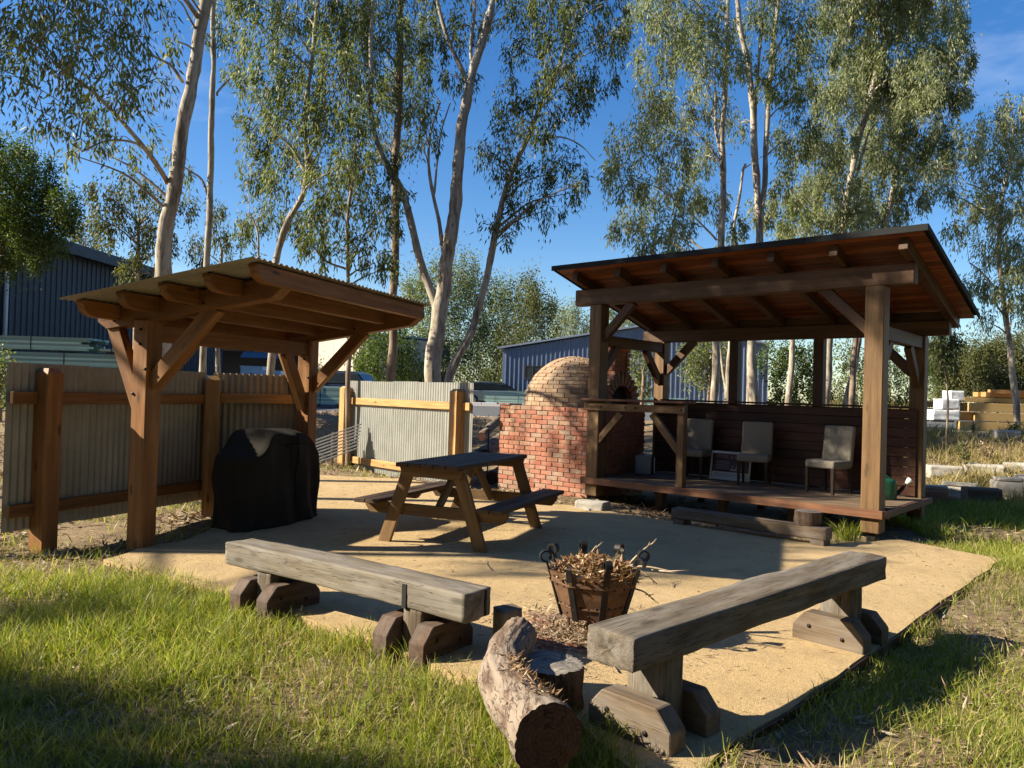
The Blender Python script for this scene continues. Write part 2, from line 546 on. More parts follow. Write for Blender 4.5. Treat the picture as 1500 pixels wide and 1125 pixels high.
M['gum_brown'] = bark('brown_gum_bark', (0.24, 0.185, 0.135), (0.05, 0.035, 0.025), (0.12, 0.085, 0.06), (0.165, 0.115, 0.08))
M['log_bark'] = bark('split_log_bark', (0.22, 0.175, 0.135), (0.035, 0.022, 0.016), (0.085, 0.055, 0.04), (0.145, 0.10, 0.072), (9, 1.6, 9), 0.95)
M['stump_bark'] = bark('dark_stump_bark', (0.115, 0.078, 0.056), (0.025, 0.017, 0.012), (0.065, 0.043, 0.032), (0.085, 0.056, 0.04), (9, 9, 1.4), 0.8)

def cut_face(name, c0, c1):
    t = NT(name)
    tc = t.n.new('ShaderNodeTexCoord')
    n1 = t.noise(tc.outputs['Object'], 26, 6, 0.65)
    n2 = t.noise(tc.outputs['Object'], 5, 4, 0.6)
    wv = t.node('ShaderNodeTexWave', Scale=16.0, Distortion=3.5, Detail=3.0)
    wv.wave_type = 'RINGS'; wv.rings_direction = 'SPHERICAL'
    t.to(tc.outputs['Object'], wv.inputs['Vector'])
    vo = t.node('ShaderNodeTexNoise', Scale=9.0, Detail=2.0)
    t.to(tc.outputs['Object'], vo.inputs['Vector'])
    c = t.ramp(n1, [(0.3, c0), (0.7, c1)])
    c = t.mix(t.math('MULTIPLY', wv.outputs['Fac'], 0.45), c, tuple(x * 0.55 for x in c0))
    c = t.mix(t.ramp(vo.outputs['Fac'], [(0.485, 0.0), (0.5, 0.9), (0.515, 0.0)]), c, tuple(x * 0.2 for x in c0))
    t.color(t.mix(t.ramp(n2, [(0.5, 0.0), (0.7, 0.6)]), c, tuple(x * 0.5 for x in c0)))
    t.p(Roughness=0.85); t.bump(n1, 0.8, 0.01)
    return t.m
M['cut_red'] = cut_face('cut_red_timber', (0.085, 0.032, 0.018), (0.20, 0.080, 0.045))
M['cut_grey'] = cut_face('cut_grey_timber', (0.135, 0.115, 0.095), (0.29, 0.255, 0.215))

def leaf(name, stops, trans=0.4, rough=0.52):
    t = NT(name)
    ge = t.n.new('ShaderNodeNewGeometry')
    tc = t.n.new('ShaderNodeTexCoord')
    c = t.ramp(ge.outputs['Random Per Island'], stops)
    n1 = t.noise(tc.outputs['Object'], 0.55, 3, 0.5)
    hs = t.n.new('ShaderNodeHueSaturation')
    t.to(c, hs.inputs['Color'])
    t.to(t.math('ADD', t.math('MULTIPLY', n1, 0.8), 0.6), hs.inputs['Value'])
    c = hs.outputs['Color']
    t.color(c); t.p(Roughness=rough, Specular__IOR__Level=0.3)
    tr = t.n.new('ShaderNodeBsdfTranslucent')
    t.to(t.mix(1.0, c, (1.25, 1.35, 0.6), 'MULTIPLY'), tr.inputs['Color'])
    mx = t.n.new('ShaderNodeMixShader'); mx.inputs[0].default_value = trans
    out = t.n['Material Output']
    t.to(t.b.outputs[0], mx.inputs[1]); t.to(tr.outputs[0], mx.inputs[2]); t.to(mx.outputs[0], out.inputs['Surface'])
    return t.m
M['leaf_gum'] = leaf('gum_leaf', [(0.0, (0.078, 0.104, 0.038)), (0.4, (0.125, 0.152, 0.060)), (0.75, (0.18, 0.198, 0.088)), (1.0, (0.27, 0.24, 0.11))])
M['leaf_grey'] = leaf('grey_gum_leaf', [(0.0, (0.12, 0.142, 0.075)), (0.5, (0.19, 0.212, 0.118)), (1.0, (0.30, 0.295, 0.165))])
M['leaf_dark'] = leaf('dark_gum_leaf', [(0.0, (0.050, 0.068, 0.022)), (0.5, (0.085, 0.104, 0.036)), (1.0, (0.145, 0.15, 0.055))])
M['leaf_acacia'] = leaf('acacia_leaf', [(0.0, (0.050, 0.078, 0.018)), (0.5, (0.080, 0.115, 0.026)), (1.0, (0.12, 0.150, 0.040))])
M['leaf_olive'] = leaf('olive_leaf', [(0.0, (0.060, 0.072, 0.022)), (0.5, (0.098, 0.105, 0.034)), (1.0, (0.16, 0.145, 0.055))])
M['grass'] = leaf('grass_blade', [(0.0, (0.12, 0.165, 0.02)), (0.4, (0.205, 0.25, 0.03)), (0.7, (0.285, 0.295, 0.05)), (0.85, (0.40, 0.34, 0.12)), (1.0, (0.50, 0.41, 0.20))], 0.45, 0.45)
M['dry_grass'] = leaf('dry_grass_blade', [(0.0, (0.16, 0.15, 0.05)), (0.4, (0.33, 0.26, 0.115)), (1.0, (0.47, 0.37, 0.19))], 0.4, 0.6)
M['litter'] = leaf('fallen_leaf', [(0.0, (0.085, 0.050, 0.028)), (0.3, (0.17, 0.105, 0.060)), (0.6, (0.27, 0.185, 0.11)), (0.85, (0.36, 0.27, 0.175)), (1.0, (0.42, 0.36, 0.28))], 0.1, 0.6)
M['dry_leaf'] = leaf('dry_leaf_heap', [(0.0, (0.10, 0.048, 0.02)), (0.35, (0.22, 0.115, 0.05)), (0.7, (0.34, 0.215, 0.115)), (1.0, (0.46, 0.36, 0.25))], 0.15, 0.6)
M['twig'] = plain('dry_twig', (0.22, 0.16, 0.11), 0.85, 0, 0.3, 20, 0.3)
M['pale_twig'] = plain('pale_dry_twig', (0.40, 0.31, 0.22), 0.85, 0, 0.2, 20, 0.3)

def ground_mat():
    t = NT('ground_soil')
    tc = t.n.new('ShaderNodeTexCoord')
    v = tc.outputs['Object']
    n1 = t.noise(v, 0.55, 6, 0.6)
    n2 = t.noise(v, 5.0, 8, 0.7)
    n3 = t.noise(v, 42, 6, 0.7)
    c = t.ramp(n2, [(0.3, (0.13, 0.088, 0.055)), (0.5, (0.25, 0.18, 0.11)), (0.7, (0.38, 0.285, 0.175))])
    c = t.mix(t.ramp(n3, [(0.4, 0.0), (0.7, 0.6)]), c, (0.085, 0.058, 0.040))
    c = t.mix(t.ramp(n1, [(0.45, 0.0), (0.65, 0.4)]), c, (0.19, 0.175, 0.075))
    t.color(c); t.p(Roughness=0.95, Specular__IOR__Level=0.15); t.bump(n3, 0.9, 0.03)
    return t.m
M['ground'] = ground_mat()

def pad_mat():
    t = NT('crushed_granite')
    tc = t.n.new('ShaderNodeTexCoord')
    v = tc.outputs['Object']
    n1 = t.noise(v, 0.9, 5, 0.6)
    n2 = t.noise(v, 150, 4, 0.75)
    n3 = t.noise(v, 14, 6, 0.65)
    c = t.ramp(n1, [(0.3, (0.53, 0.385, 0.19)), (0.7, (0.66, 0.49, 0.265))])
    c = t.mix(t.ramp(n2, [(0.38, 0.85), (0.58, 0.0)]), c, (0.25, 0.165, 0.085))
    n5 = t.noise(v, 2.6, 5, 0.6)
    c = t.mix(t.ramp(n3, [(0.50, 0.0), (0.75, 0.6)]), c, (0.33, 0.235, 0.13))
    c = t.mix(t.ramp(n5, [(0.50, 0.0), (0.72, 0.5)]), c, (0.30, 0.215, 0.125))
    t.color(c); t.p(Roughness=0.95, Specular__IOR__Level=0.15)
    t.bump(t.mix(0.45, t.mix(0.5, n2, n3), n5), 1.0, 0.03)
    return t.m
M['pad'] = pad_mat()

def treated(name, c):
    t = NT(name)
    tc = t.n.new('ShaderNodeTexCoord')
    ge = t.n.new('ShaderNodeNewGeometry')
    n1 = t.noise(t.mapping(tc.outputs['Object'], (0.4, 10, 10)), 1.5, 4, 0.6)
    k = t.ramp(ge.outputs['Random Per Island'], [(0.0, tuple(x * 0.42 for x in c)), (0.6, c), (1.0, tuple(min(1, x * 1.25) for x in c))])
    t.color(t.mix(t.ramp(n1, [(0.4, 0.0), (0.7, 0.4)]), k, tuple(x * 0.7 for x in c)))
    t.p(Roughness=0.7, Specular__IOR__Level=0.25)
    return t.m
M['teal'] = treated('teal_treated_pine', (0.45, 0.65, 0.55))
M['teal_pale'] = treated('pale_green_treated_pine', (0.42, 0.53, 0.45))
M['orange_beam'] = treated('orange_glulam', (0.46, 0.235, 0.09))
M['yellow_beam'] = treated('yellow_glulam', (0.46, 0.31, 0.125))

# ------------------------------------------------------------------ setting: ground
def sstep(a, b, x):
    t = np.clip((x - a) / (b - a), 0, 1)
    return t * t * (3 - 2 * t)

def terrain_h(x, y):
    x = np.asarray(x, dtype=float); y = np.asarray(y, dtype=float)
    start = 14.8 - 1.6 * sstep(6.5, 9.0, x) - 0.5 * sstep(-5, -8, x)
    start = start + 1.9 * sstep(-5.0, -4.0, x) * (1 - sstep(0.3, 1.5, x))
    h = 0.9 * sstep(0, 1, (y - start) / 5.4)
    h = h - 0.24 * np.exp(-(((x + 1.9) / 1.5) ** 2 + ((y - 15.6) / 0.95) ** 2))
    bump = 0.018 * np.sin(x * 1.7 + 0.6 * np.sin(y * 1.3)) + 0.016 * np.sin(y * 2.1 + 1.3 * np.sin(x * 0.9)) + 0.01 * np.sin(x * 5.1 + y * 4.3)
    far = sstep(12.5, 16, y) * (1 - sstep(21.5, 23.0, y))
    hump = 0.16 * far * (np.sin(x * 0.9 + 1.0) * np.sin(y * 0.8 + x * 0.3))
    return -0.035 + h + bump * (1 - sstep(20, 23, y)) + hump

def ground():
    def axis(lo, hi, c0, c1, fine):
        a = list(np.arange(c0, c1 + 1e-6, fine))
        s, x = fine, c1
        while x < hi:
            s *= 1.25; x += s; a.append(min(x, hi))
        s, x = fine, c0
        b = []
        while x > lo:
            s *= 1.25; x -= s; b.append(max(x, lo))
        return np.array(b[::-1] + a)
    xs = axis(-500, 500, -12, 14, 0.16)
    ys = axis(-300, 700, -1, 24, 0.16)
    X, Y = np.meshgrid(xs, ys)
    Z = terrain_h(X, Y)
    v = np.stack([X.ravel(), Y.ravel(), Z.ravel()], 1)
    nx, ny = len(xs), len(ys)
    i = np.arange(nx - 1)[None, :] + np.arange(ny - 1)[:, None] * nx
    f = np.stack([i, i + 1, i + 1 + nx, i + nx], -1).reshape(-1, 4)
    o = link('ground', np_mesh('ground', v, f, True), None, M['ground'])
    o['kind'] = 'structure'
ground()

PAD = [G(150, 824), G(300, 785), G(392, 712), G(470, 698), G(600, 704), G(735, 728), G(868, 748), G(1000, 770), G(1215, 800), G(1320, 794), G(1468, 823),
       G(1455, 833), G(1300, 942), G(1158, 1043), G(1040, 1118), G(985, 1180), G(905, 1120), G(820, 1052), G(700, 1002), G(560, 950), G(360, 880)]
def pad():
    pts = [Vector((p.x, p.y)) for p in PAD]
    edge = []
    for i, p in enumerate(pts):
        q = pts[(i + 1) % len(pts)]
        n = max(2, int((q - p).length / 0.15))
        clean = 9 <= i <= 13
            
        for k in range(n):
            r = p.lerp(q, k / n)
            if True:
                j = 0.022 if clean else 0.09
                if clean: r = r + Vector((mnoise.noise(Vector((r.x * 9, r.y * 9, 1))), mnoise.noise(Vector((r.x * 9, r.y * 9, 7))))) * 0.012
                r = r + Vector((mnoise.noise(Vector((r.x * 2.1, r.y * 2.1, 3))) * j, mnoise.noise(Vector((r.x * 2.1, r.y * 2.1, 9))) * j))
            edge.append(r)
    bm = bmesh.new()
    top = [bm.verts.new((r.x, r.y, 0.028)) for r in edge]
    bot = [bm.verts.new((r.x + 0.0, r.y, -0.12)) for r in edge]
    bm.faces.new(top)
    n = len(edge)
    for i in range(n):
        bm.faces.new((top[i], bot[i], bot[(i + 1) % n], top[(i + 1) % n]))
    bmesh.ops.recalc_face_normals(bm, faces=bm.faces)
    bmesh.ops.triangulate(bm, faces=[f for f in bm.faces if len(f.verts) > 4])
    me = bpy.data.meshes.new('gravel_pad'); bm.to_mesh(me); bm.free()
    o = link('gravel_pad', me, None, M['pad']); o['kind'] = 'structure'
    # dark strip drawing the shade of the drop along the right hand edge
    e = thing('edge_shade_strip', 'thin dark strip drawing the shaded drop along the straight sunlit side of the gravel pad', 'edging')
    chain = [PAD[11], PAD[12], PAD[13], PAD[14]]
    for i in range(3):
        a, b = chain[i], chain[i + 1]
        d = (b - a).normalized(); nrm = Vector((-d.y, d.x, 0))
        if nrm.x < 0: nrm = -nrm
        o2 = nrm * 0.012
        beam('board', e, (a.x + o2.x, a.y + o2.y, -0.045), (b.x + o2.x, b.y + o2.y, -0.045), 0.016, 0.13, M['cladding'], bev=0.003)
pad()

def strip(name, x0, x1, y0, y1, z, mat, kind='structure'):
    mb = MB(); mb.add([(x0, y0, z), (x1, y0, z), (x1, y1, z), (x0, y1, z)], [(0, 1, 2, 3)])
    o = mb.build(name, mat); o['kind'] = kind
    return o
strip('road', -60, 70, 24.6, 46.0, 0.875, M['asphalt'])
strip('path', -60, 70, 23.4, 24.6, 0.880, M['kerb'])
strip('yard', -90, 110, 46.0, 90.0, 0.876, M['kerb'])

# ------------------------------------------------------------------ pavilion
PAX = Vector((0.746, -0.665)).normalized()
PBX = Vector((-PAX.y, PAX.x))
PL = Vector((1.33, 11.95))
PRZ = math.atan2(PAX.y, PAX.x)
def PW(x, y, z=0.0):
    p = PL + PAX * x + PBX * y
    return Vector((p.x, p.y, z))
PWID, PDEP = 4.07, 1.9
DECK = 0.36

def pavilion():
    t = thing('pavilion', 'brown timber pavilion with a skillion roof, raised deck and low back wall', 'pavilion', PW(0, 0), PRZ)
    P, W, Dp = M['pav_post'], PWID, PDEP
    SL = 0.263
    zr = lambda y: 3.28 - SL * y                      # underside of the lining follows rafter tops at +0.13
    # posts
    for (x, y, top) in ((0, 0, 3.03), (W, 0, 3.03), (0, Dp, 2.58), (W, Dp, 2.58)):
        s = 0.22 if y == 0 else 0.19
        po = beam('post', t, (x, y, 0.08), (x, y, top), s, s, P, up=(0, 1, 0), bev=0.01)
        st = MB().box(-0.05, 0.05, -0.05, 0.05, -0.12, 0.02, None)
        ci = st.build('stirrup', M['black_iron'], t, Matrix.Translation((x, y, 0.07)))
    for x in (1.36, 2.71):
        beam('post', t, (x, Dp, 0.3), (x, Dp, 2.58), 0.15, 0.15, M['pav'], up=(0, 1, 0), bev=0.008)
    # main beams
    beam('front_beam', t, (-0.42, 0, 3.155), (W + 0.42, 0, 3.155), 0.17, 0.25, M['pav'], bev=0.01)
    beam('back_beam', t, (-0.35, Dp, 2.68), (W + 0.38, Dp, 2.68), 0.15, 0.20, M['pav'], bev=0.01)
    for x in (0, W):
        beam('tie', t, (x, 0.11, 2.485), (x, Dp - 0.095, 2.485), 0.14, 0.17, M['pav'], bev=0.008)
    # rafters
    for k in range(7):
        x = -0.2 + 0.775 * k
        y0, y1 = -0.40, Dp + 0.28
        d = Vector((0, 1, -SL)).normalized()
        zc = lambda y: zr(y) + 0.062
        beam('rafter', t, (x, y0, zc(y0)), (x, y1, zc(y1)), 0.10, 0.145, M['pav'], bev=0.006)
    # lining boards, running across the rafters
    n = 27
    ya, yb = -0.48, Dp + 0.33
    pitch = (yb - ya) / n
    for k in range(n):
        y = ya + (k + 0.5) * pitch
        zc = zr(y) + 0.136 + 0.0125
        up = Vector((0, SL, 1)).normalized()
        beam('lining_board', t, (-0.50, y, zc), (W + 0.60, y, zc), (pitch - 0.006) * 1.03, 0.022, M['lining'], up=up, bev=0.003)
    # roof sheets over the boards
    Mx = axis_matrix((W / 2 + 0.05, ya - 0.03, zr(ya - 0.03) + 0.185), (W / 2 + 0.05, yb + 0.03, zr(yb + 0.03) + 0.185))
    sw = (W + 1.18) / 6
    for k in range(6):
        o = link('roof_sheet', box_mesh(yb - ya + 0.06, sw - 0.004, 0.03, 0.004), t, M['roof_dark'], Mx @ Matrix.Translation((0, -(W + 1.18) / 2 + sw * (k + 0.5), 0)))
    beam('fascia', t, (-0.56, ya - 0.045, zr(ya) + 0.17), (W + 0.66, ya - 0.045, zr(ya) + 0.17), 0.018, 0.075, M['roof_dark'], bev=0.002)
    for x in (-0.55, W + 0.65):
        beam('barge_cap', t, (x, ya - 0.03, zr(ya - 0.03) + 0.172), (x, yb + 0.03, zr(yb + 0.03) + 0.172), 0.018, 0.07, M['roof_dark'], bev=0.002)
    for k in range(6):
        beam('blocking', t, (-0.2 + 0.775 * k + 0.053, Dp, 2.843), (-0.2 + 0.775 * (k + 1) - 0.053, Dp, 2.843), 0.03, 0.125, M['pav'], bev=0.003)
    # braces
    def brace(a, b, w=0.10, h=0.13, mat=None, up=(0, 0, 1)):
        beam('brace', t, a, b, w, h, mat or M['pav'], up, bev=0.006)
    brace((0.08, 0, 2.50), (0.62, 0, 3.04))
    brace((W - 0.08, 0, 2.50), (W - 0.66, 0, 3.06))
    for x in (0, W):
        brace((x, 0.09, 1.98), (x, 0.50, 2.41), 0.09)
        brace((x, Dp - 0.08, 1.90), (x, Dp - 0.55, 2.41), 0.09)
    brace((0.08, Dp, 2.06), (0.62, Dp, 2.60), 0.09)
    brace((W - 0.08, Dp, 2.06), (W - 0.62, Dp, 2.60), 0.09)
    # deck
    nb = 14
    y0, y1 = -0.13, Dp + 0.14
    pw = (y1 - y0) / nb
    for k in range(nb):
        y = y0 + pw * (k + 0.5)
        yw = pw - 0.006
        x0, x1 = -0.13, W + 0.13
        if abs(y) < 0.11 + pw / 2 or abs(y - Dp) < 0.095 + pw / 2:
            xs = ((0.115, W - 0.115),)
            if abs(y - Dp) < 0.095 + pw / 2:
                xs = ((0.1, 1.28), (1.44, 2.63), (2.79, W - 0.1))
            for (a, b) in xs:
                beam('deck_board', t, (a, y, DECK - 0.014), (b, y, DECK - 0.014), yw, 0.028, M['deck'], bev=0.003)
        else:
            beam('deck_board', t, (x0, y, DECK - 0.014), (x1, y, DECK - 0.014), yw, 0.028, M['deck'], bev=0.003)
    beam('rim_board', t, (-0.16, -0.152, 0.315), (W + 0.16, -0.152, 0.315), 0.04, 0.10, M['rim'], bev=0.005)
    for x in (-0.152, W + 0.152):
        beam('rim_board', t, (x, -0.13, 0.31), (x, Dp + 0.16, 0.31), 0.035, 0.09, M['rim'], bev=0.005)
    for y in (0.25, 0.9, 1.6):
        beam('joist', t, (-0.11, y, 0.27), (W + 0.11, y, 0.27), 0.08, 0.11, M['pav'], bev=0.004)
    for x in (1.0, 2.0, 3.0):
        for y in (0.3, 1.6):
            beam('stump', t, (x, y, -0.1), (x, y, 0.215), 0.12, 0.12, M['pav'], up=(0, 1, 0))
    # low back wall
    for k in range(9):
        z = DECK + 0.006 + 0.133 * (k + 0.5)
        beam('wall_board', t, (-0.02, Dp - 0.118, z), (W + 0.02, Dp - 0.118, z), 0.022, 0.128, M['cladding'], bev=0.004)
    link('added_wall_backing', box_mesh(PWID - 0.3, 0.006, 1.19, 0), t, M['cladding'], Matrix.Translation((W / 2, Dp - 0.101, DECK + 0.605)))  # dark panel added to stop light showing between the boards
    beam('wall_cap', t, (0.10, Dp - 0.115, 1.586), (W - 0.10, Dp - 0.115, 1.586), 0.16, 0.03, M['cladding'], bev=0.004)
    # bar counter along the front
    for k in range(3):
        y = -0.16 + 0.125 * k
        beam('counter_board', t, (-0.16 if k == 0 else 0.12, y, 1.562), (1.62, y, 1.562), 0.119, 0.035, M['rim'], bev=0.004)
    beam('apron', t, (-0.14, -0.135, 1.455), (1.60, -0.135, 1.455), 0.04, 0.11, M['pav_post'], bev=0.004)
    beam('counter_post', t, (1.52, -0.06, DECK), (1.52, -0.06, 1.54), 0.11, 0.11, M['pav_post'], up=(0, 1, 0), bev=0.006)
    brace((0.09, -0.06, 0.93), (0.50, -0.06, 1.37), 0.07, 0.10, M['pav_post'])
    brace((1.48, -0.06, 0.86), (1.03, -0.06, 1.38), 0.07, 0.10, M['pav_post'])
    for x in (0.18, 0.62, 0.80, 1.55):
        b = MB().tube([(x, -0.155, 1.455), (x, -0.172, 1.455)], 0.012, 8)
        b.build('bolt', M['black_iron'], t)
pavilion()

# things on and round the deck
def chair(x, y, rz, label):
    p = PW(x, y, DECK)
    t = thing('dining_chair', label, 'chair', p, PRZ + rz, 'beige dining chairs on the pavilion deck')
    seat = box_mesh(0.45, 0.46, 0.11, 0.03, 3)
    link('seat', seat, t, M['fabric'], Matrix.Translation((0, 0.0, 0.405)))
    back = box_mesh(0.45, 0.085, 0.56, 0.03, 3)
    link('backrest', back, t, M['fabric'], Matrix.Translation((0, 0.235, 0.66)) @ Matrix.Rotation(R(-8), 4, 'X'))
    for (lx, ly) in ((-0.195, -0.20), (0.195, -0.20), (-0.195, 0.20), (0.195, 0.20)):
        k = MB()
        s0, s1 = 0.016, 0.024
        sl = 0.05 if ly > 0 else 0.0
        k.add([(lx - s0, ly - s0 + sl, 0), (lx + s0, ly - s0 + sl, 0), (lx + s0, ly + s0 + sl, 0), (lx - s0, ly + s0 + sl, 0),
               (lx - s1, ly - s1, 0.36), (lx + s1, ly - s1, 0.36), (lx + s1, ly + s1, 0.36), (lx - s1, ly + s1, 0.36)],
              [(3, 2, 1, 0), (4, 5, 6, 7), (0, 1, 5, 4), (1, 2, 6, 5), (2, 3, 7, 6), (3, 0, 4, 7)])
        k.build('leg', M['chair_leg'], t)
chair(3.12, 1.20, R(-13), 'beige upholstered dining chair nearest the right front post of the pavilion')
chair(2.02, 1.24, R(16), 'beige upholstered dining chair in front of the dark framed sign')
chair(0.98, 1.30, R(8), 'beige upholstered dining chair half hidden behind the bar counter post')

def text_part(s, parent, mat, loc, size, rot=(R(90), 0, 0), align='CENTER'):
    cu_ = bpy.data.curves.new('lettering', 'FONT')
    cu_.body = s; cu_.size = size; cu_.align_x = align; cu_.align_y = 'CENTER'; cu_.extrude = 0.0008
    tmp = bpy.data.objects.new('lettering_curve', cu_)
    col.objects.link(tmp)
    dg = bpy.context.evaluated_depsgraph_get()
    me = bpy.data.meshes.new_from_object(tmp.evaluated_get(dg))
    bpy.data.objects.remove(tmp)
    me.materials.clear()
    o = link('lettering', me, parent, mat)
    o.location = loc; o.rotation_euler = rot
    return o

def sign():
    t = thing('framed_sign', 'dark maroon sign in a white frame leaning against the pavilion back wall', 'sign', PW(1.50, 1.50, DECK), PRZ + R(4))
    t.rotation_euler = (R(-10), 0, PRZ + R(4))
    w, h = 0.66, 0.45
    link('panel', box_mesh(w - 0.02, 0.012, h - 0.02, 0), t, M['sign_maroon'], Matrix.Translation((0, 0, h / 2)))
    for z in (0.018, h - 0.018):
        beam('frame_rail', t, (-w / 2, -0.004, z), (w / 2, -0.004, z), 0.022, 0.036, M['sign_white'], bev=0.002)
    for x in (-w / 2 + 0.016, w / 2 - 0.016):
        beam('frame_rail', t, (x, -0.004, 0.037), (x, -0.004, h - 0.037), 0.022, 0.032, M['sign_white'], up=(0, 1, 0), bev=0.002)
    link('lower_panel', box_mesh(w - 0.07, 0.004, 0.085, 0), t, M['sign_white'], Matrix.Translation((0, -0.008, 0.082)))
    for z in (0.060, 0.080, 0.100):
        link('print_line', box_mesh(w - 0.13, 0.002, 0.006, 0), t, M['sign_maroon'], Matrix.Translation((0, -0.0115, z)))
    text_part('ERMEL & SONS', t, M['sign_red'], (0, -0.0075, h - 0.085), 0.074)
    for k in range(5):
        link('print_line', box_mesh(0.22, 0.002, 0.007, 0), t, M['sign_grey'], Matrix.Translation((-0.13, -0.0075, 0.29 - 0.028 * k)))
    # emblem: a small carpenter's plane
    e = MB()
    e.box(0.0, 0.22, -0.0095, -0.0065, 0.15, 0.178)
    e.tube([(0.03, -0.008, 0.18), (0.04, -0.008, 0.215), (0.03, -0.008, 0.235)], 0.012, 6)
    e.tube([(0.16, -0.008, 0.18), (0.185, -0.008, 0.215), (0.165, -0.008, 0.245), (0.14, -0.008, 0.235)], 0.010, 6)
    e.tube([(0.09, -0.008, 0.18), (0.12, -0.008, 0.24)], 0.014, 6)
    e.build('emblem', M['sign_grey'], t)
sign()

def grey_case():
    t = thing('grey_case', 'grey plastic case with a thin wire handle beside the brick oven', 'case', PW(0.28, 0.95, DECK), PRZ + R(24))
    link('shell', box_mesh(0.27, 0.13, 0.31, 0.035, 3), t, M['grey_plastic'], Matrix.Translation((0, 0, 0.17)))
    link('side_panel', box_mesh(0.03, 0.16, 0.29, 0.01, 2), t, M['black_iron'], Matrix.Translation((0.155, 0.01, 0.16)))
    link('trim', box_mesh(0.012, 0.03, 0.26, 0.004, 1), t, M['white_plastic'], Matrix.Translation((0.18, -0.07, 0.17)))
    for (x, y) in ((-0.1, -0.04), (0.1, -0.04), (-0.1, 0.04), (0.1, 0.04)):
        link('foot', box_mesh(0.03, 0.03, 0.02, 0.004), t, M['black_iron'], Matrix.Translation((x, y, 0.008)))
    MB().tube(smooth_path([(-0.07, 0, 0.32), (-0.03, 0, 0.37), (0.0, 0, 0.40), (0.004, 0, 0.44)], 4), 0.006, 6).tube(smooth_path([(0.07, 0, 0.32), (0.03, 0, 0.37), (0.0, 0, 0.40)], 4), 0.006, 6).build('handle', M['white_plastic'], t)
grey_case()

def watering_can():
    t = thing('watering_can', 'dark green plastic watering can with a pale rose on the corner of the deck', 'watering can', PW(3.86, 1.12, DECK), PRZ + R(36))
    # body: ribbed oval
    mb = MB()
    n = 40
    rows = [(0.0, 0.93), (0.01, 1.0), (0.10, 1.0), (0.20, 1.0), (0.245, 0.97), (0.27, 0.88), (0.28, 0.6), (0.283, 0.0)]
    vs_, fs_ = [], []
    for (z, s) in rows:
        for k in range(n):
            a = 2 * math.pi * k / n
            rib = 1 + (0.025 * math.cos(a * 20) if 0.005 < z < 0.24 else 0)
            ex = abs(math.cos(a)) ** 0.7 * math.copysign(1, math.cos(a)); ey = abs(math.sin(a)) ** 0.7 * math.copysign(1, math.sin(a))
            vs_.append((0.165 * s * rib * ex, 0.105 * s * rib * ey, z))
    for i in range(len(rows) - 1):
        for k in range(n):
            fs_.append((i * n + k, i * n + (k + 1) % n, (i + 1) * n + (k + 1) % n, (i + 1) * n + k))
    mb.add(vs_, fs_, True)
    mb.build('body', M['green_plastic'], t)
    MB().tube(smooth_path([(-0.15, 0, 0.24), (-0.14, 0, 0.32), (-0.03, 0, 0.33), (0.06, 0, 0.30), (0.08, 0, 0.27)], 5), 0.017, 8).build('handle', M['green_plastic'], t)
    MB().tube(smooth_path([(0.15, 0, 0.07), (0.22, 0, 0.12), (0.30, 0, 0.23)], 5), [0.034] * 4 + [0.026] * 4 + [0.018] * 3, 10).build('spout', M['black_iron'], t)
    MB().tube([(0.29, 0, 0.215), (0.33, 0, 0.255), (0.35, 0, 0.275)], [0.018, 0.042, 0.046], 12).build('rose', M['white_plastic'], t)
watering_can()

def offcut():
    t = thing('timber_offcut', 'short upright timber offcut standing beside the right front post on the deck', 'offcut', PW(4.02, 0.30, DECK), PRZ)
    prism('block', t, [(-0.045, 0), (0.045, 0), (0.045, 0.31), (0.03, 0.325), (-0.03, 0.325), (-0.045, 0.31)], -0.03, 0.03, M['pav_post'])
    prism('cleat', t, [(-0.03, 0), (0.03, 0), (0.03, 0.10), (-0.03, 0.12)], 0.035, 0.06, M['pav_post'])
offcut()

def step():
    for (x0, x1, lab) in ((1.99, 3.92, 'long dark sleeper laid on bearers as a step in front of the deck'),):
        yc = -1.02
        l = x1 - x0
        t = thing('sleeper_step', lab, 'step', PW((x0 + x1) / 2, yc, 0.0), PRZ)
        link('sleeper', rough_beam_mesh(l, 0.20, 0.135, x0 * 10, 0.006, 40, 0.010), t, M['sleeper'], Matrix.Translation((0, 0, 0.155)))
        for sx in (-1, 1):
            link('bearer', rough_beam_mesh(0.20, 0.15, 0.10, x1 * 7 + sx, 0.004, 8, 0.012), t, M['sleeper'], Matrix.Translation((sx * (l / 2 - 0.10), 0.0, 0.038)) @ Matrix.Rotation(R(90), 4, 'Z'))
    t = thing('wood_round', 'short bark covered round of wood standing on the sleeper step', 'wood round', PW(3.66, -0.97, 0.225), PRZ)
    mb = MB()
    n = 28
    vs_, fs_ = [], []
    for (z, s) in ((0.0, 1.0), (0.05, 1.03), (0.1, 0.99), (0.15, 1.0)):
        for k in range(n):
            a = 2 * math.pi * k / n
            r = 0.145 * s * (1 + 0.07 * mnoise.noise(Vector((math.cos(a) * 2, math.sin(a) * 2, z * 3))) + 0.04 * mnoise.noise(Vector((math.cos(a) * 7, math.sin(a) * 7, z * 8))))
            vs_.append((r * math.cos(a), r * math.sin(a), z))
    for i in range(3):
        for k in range(n):
            fs_.append((i * n + k, i * n + (k + 1) % n, (i + 1) * n + (k + 1) % n, (i + 1) * n + k))
    mb.add(vs_, fs_).build('bark', M['stump_bark'], t)
    k = MB(); k.add([(v[0] * 0.995, v[1] * 0.995, 0.148) for v in vs_[-n:]], [tuple(range(n))]); k.build('cut_face', M['cut_grey'], t)
step()

